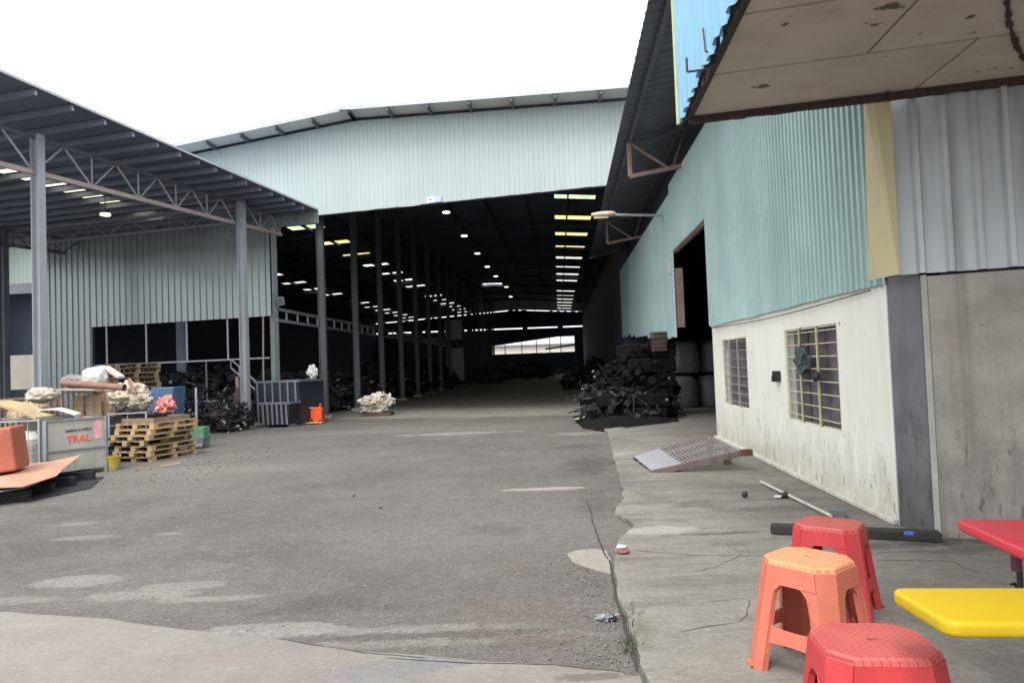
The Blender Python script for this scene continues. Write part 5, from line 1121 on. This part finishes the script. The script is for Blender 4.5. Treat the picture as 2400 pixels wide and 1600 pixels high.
# ------------------------------------------------------------------ bulk bags in the workshop doorway + bales and ground shade sheet
def bulk_bag(x, y, z, label, r=.46):
    m = MB(); n = 20; prf = [(0,.90),(.06,1.0),(.3,1.06),(.6,1.04),(.82,.98),(.92,.80),(.96,.45)]; vs = []
    for h, k in prf:
        for j in range(n):
            a = 2*math.pi*j/n; c, s = math.cos(a), math.sin(a); e = (abs(c)**4+abs(s)**4)**-.25
            q = V((c*e*r*k*.95, s*e*r*k*.95, h*.98)); q += noise.noise_vector(q*3+V((x,y,z)))*.03; q.z = max(0,q.z); vs.append(V((x,y,z))+q)
    m.add(vs, [(i*n+j, i*n+(j+1)%n, (i+1)*n+(j+1)%n, (i+1)*n+j) for i in range(len(prf)-1) for j in range(n)]+[tuple(range(len(vs)-n,len(vs))), tuple(range(n-1,-1,-1))])
    t = solo(m, 'bulk_bag', mt['bag'], label, 'bulk bag', (x,y,z), 'grey bulk bags in the workshop doorway', True); return t
p = G(1607,957,PZ)
for dx, dz, lab in ((0,0,'lower left grey bulk bag in the workshop doorway'),(1.02,0,'lower right grey bulk bag in the doorway, partly behind the cream wall'),(.1,1.02,'upper left grey bulk bag stacked in the workshop doorway'),(1.12,1.02,'upper right grey bulk bag stacked in the doorway')):
    bulk_bag(p.x+dx, p.y+.5+dx*.1, PZ+dz, lab)
p = G(1505,985,0); s1_ = thing('bale_stack', 'tall stack of black wrapped bales under the aqua cladding beside the workshop doorway', 'bale stack', (p.x,p.y,0))
def tarp_box(c, sx, sy, h, seed):
    m = MB(); n = 14; vs = []; lv = [0,.15,.4,.7,.93,1.0]
    for i, l_ in enumerate(lv):
        for j in range(n*4):
            s_ = j//n; u = (j%n)/n*2-1; x, y = ((u,-1),(1,u),(-u,1),(-1,-u))[s_]; k = 1.12-.12*l_ if l_ < .99 else .85
            q = V((x*sx/2*k, y*sy/2*k, h*l_)); q += noise.noise_vector(q*2.4+V((seed,0,0)))*.10*(1 if l_ < .99 else .5); q.z = max(.0,q.z) if i else .0; vs.append(c+q)
    N = n*4; m.add(vs, [(i*N+j,i*N+(j+1)%N,(i+1)*N+(j+1)%N,(i+1)*N+j) for i in range(len(lv)-1) for j in range(N)]+[tuple(range(len(vs)-N,len(vs)))]); return m
for k in range(5):
    for i_ in (0, 1):
        m = MB(); m.box(V((p.x+.05+.62*i_+random.uniform(-.07,.07), p.y+.9+random.uniform(-.1,.1), .2+.385*k)), (.60,1.3,.37), Matrix.Rotation(random.uniform(-.12,.12),3,'Z') @ Matrix.Rotation(random.uniform(-.04,.04),3,'Y')); bevel(m.build('bale', mt['wrap_shade'], s1_), .05, 2)
for k in range(2):
    for i_ in (0, 1, 2):
        m = MB(); m.box(V((p.x-.75+.55*i_+random.uniform(-.08,.08), p.y+.1+random.uniform(-.1,.1)-.1*i_, .18+.34*k)), (.52,.7,.33), Matrix.Rotation(random.uniform(-.2,.2),3,'Z') @ Matrix.Rotation(random.uniform(-.06,.06),3,'Y')); bevel(m.build('bale', mt['wrap_shade'], s1_), .06, 2)
heap_later = (p.x, p.y)
m = MB(); q_ = V((p.x+.55,p.y+.25,1.75))
for k in range(5): m.box(q_+V((0,0,.10*k)), (.34,.3,.085), Matrix.Rotation(random.uniform(-.2,.2),3,'Z'))
m.build('bundle', mt['scrap2'], s1_)
m = MB(); qq = [G(*x, 0) for x in ((1340,978),(1365,1004),(1415,1012),(1480,1006),(1592,993),(1585,978),(1500,966),(1400,962))]  # low black sheet added to paint the shadow on the ground here
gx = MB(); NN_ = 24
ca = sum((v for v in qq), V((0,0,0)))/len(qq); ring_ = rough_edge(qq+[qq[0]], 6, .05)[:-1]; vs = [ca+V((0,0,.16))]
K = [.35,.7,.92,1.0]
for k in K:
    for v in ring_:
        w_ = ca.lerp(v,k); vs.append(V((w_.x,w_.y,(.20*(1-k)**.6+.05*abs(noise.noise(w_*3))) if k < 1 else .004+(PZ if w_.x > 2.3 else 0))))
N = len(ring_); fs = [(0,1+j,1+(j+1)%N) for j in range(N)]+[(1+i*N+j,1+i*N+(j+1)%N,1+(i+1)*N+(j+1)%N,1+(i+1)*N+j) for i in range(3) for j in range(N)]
gx.add(vs, [tuple(reversed(f)) for f in fs]); solo(gx, 'ground_shade_sheet', mt['wrap_shade'], 'black crumpled sheet standing in for the shadow on the ground before the dark doorway stack', 'shadow sheet', (ca.x,ca.y,0))
heap(heap_later[0], heap_later[1]+.5, 1.0, .7, 1.9, 420, mt['wrap_shade'], .06, .30); heap(heap_later[0]-.5, heap_later[1]+.1, 1.0, .6, .9, 200, mt['scrap'], .06, .3); heap(heap_later[0]-.2, heap_later[1]+.3, 1.1, .7, 1.9, 16, mt['scrap3'], .03, .10)
# plastic rubbish near the ground shade sheet
c = G(1368,986,0); solo(crumple(c+V((0,0,.06)), .16, 71, 2, (1.6,.8,.4), .7), 'litter_heap', mt['cream'], 'small pale litter heap at the left edge of the black shade sheet', 'litter', c)
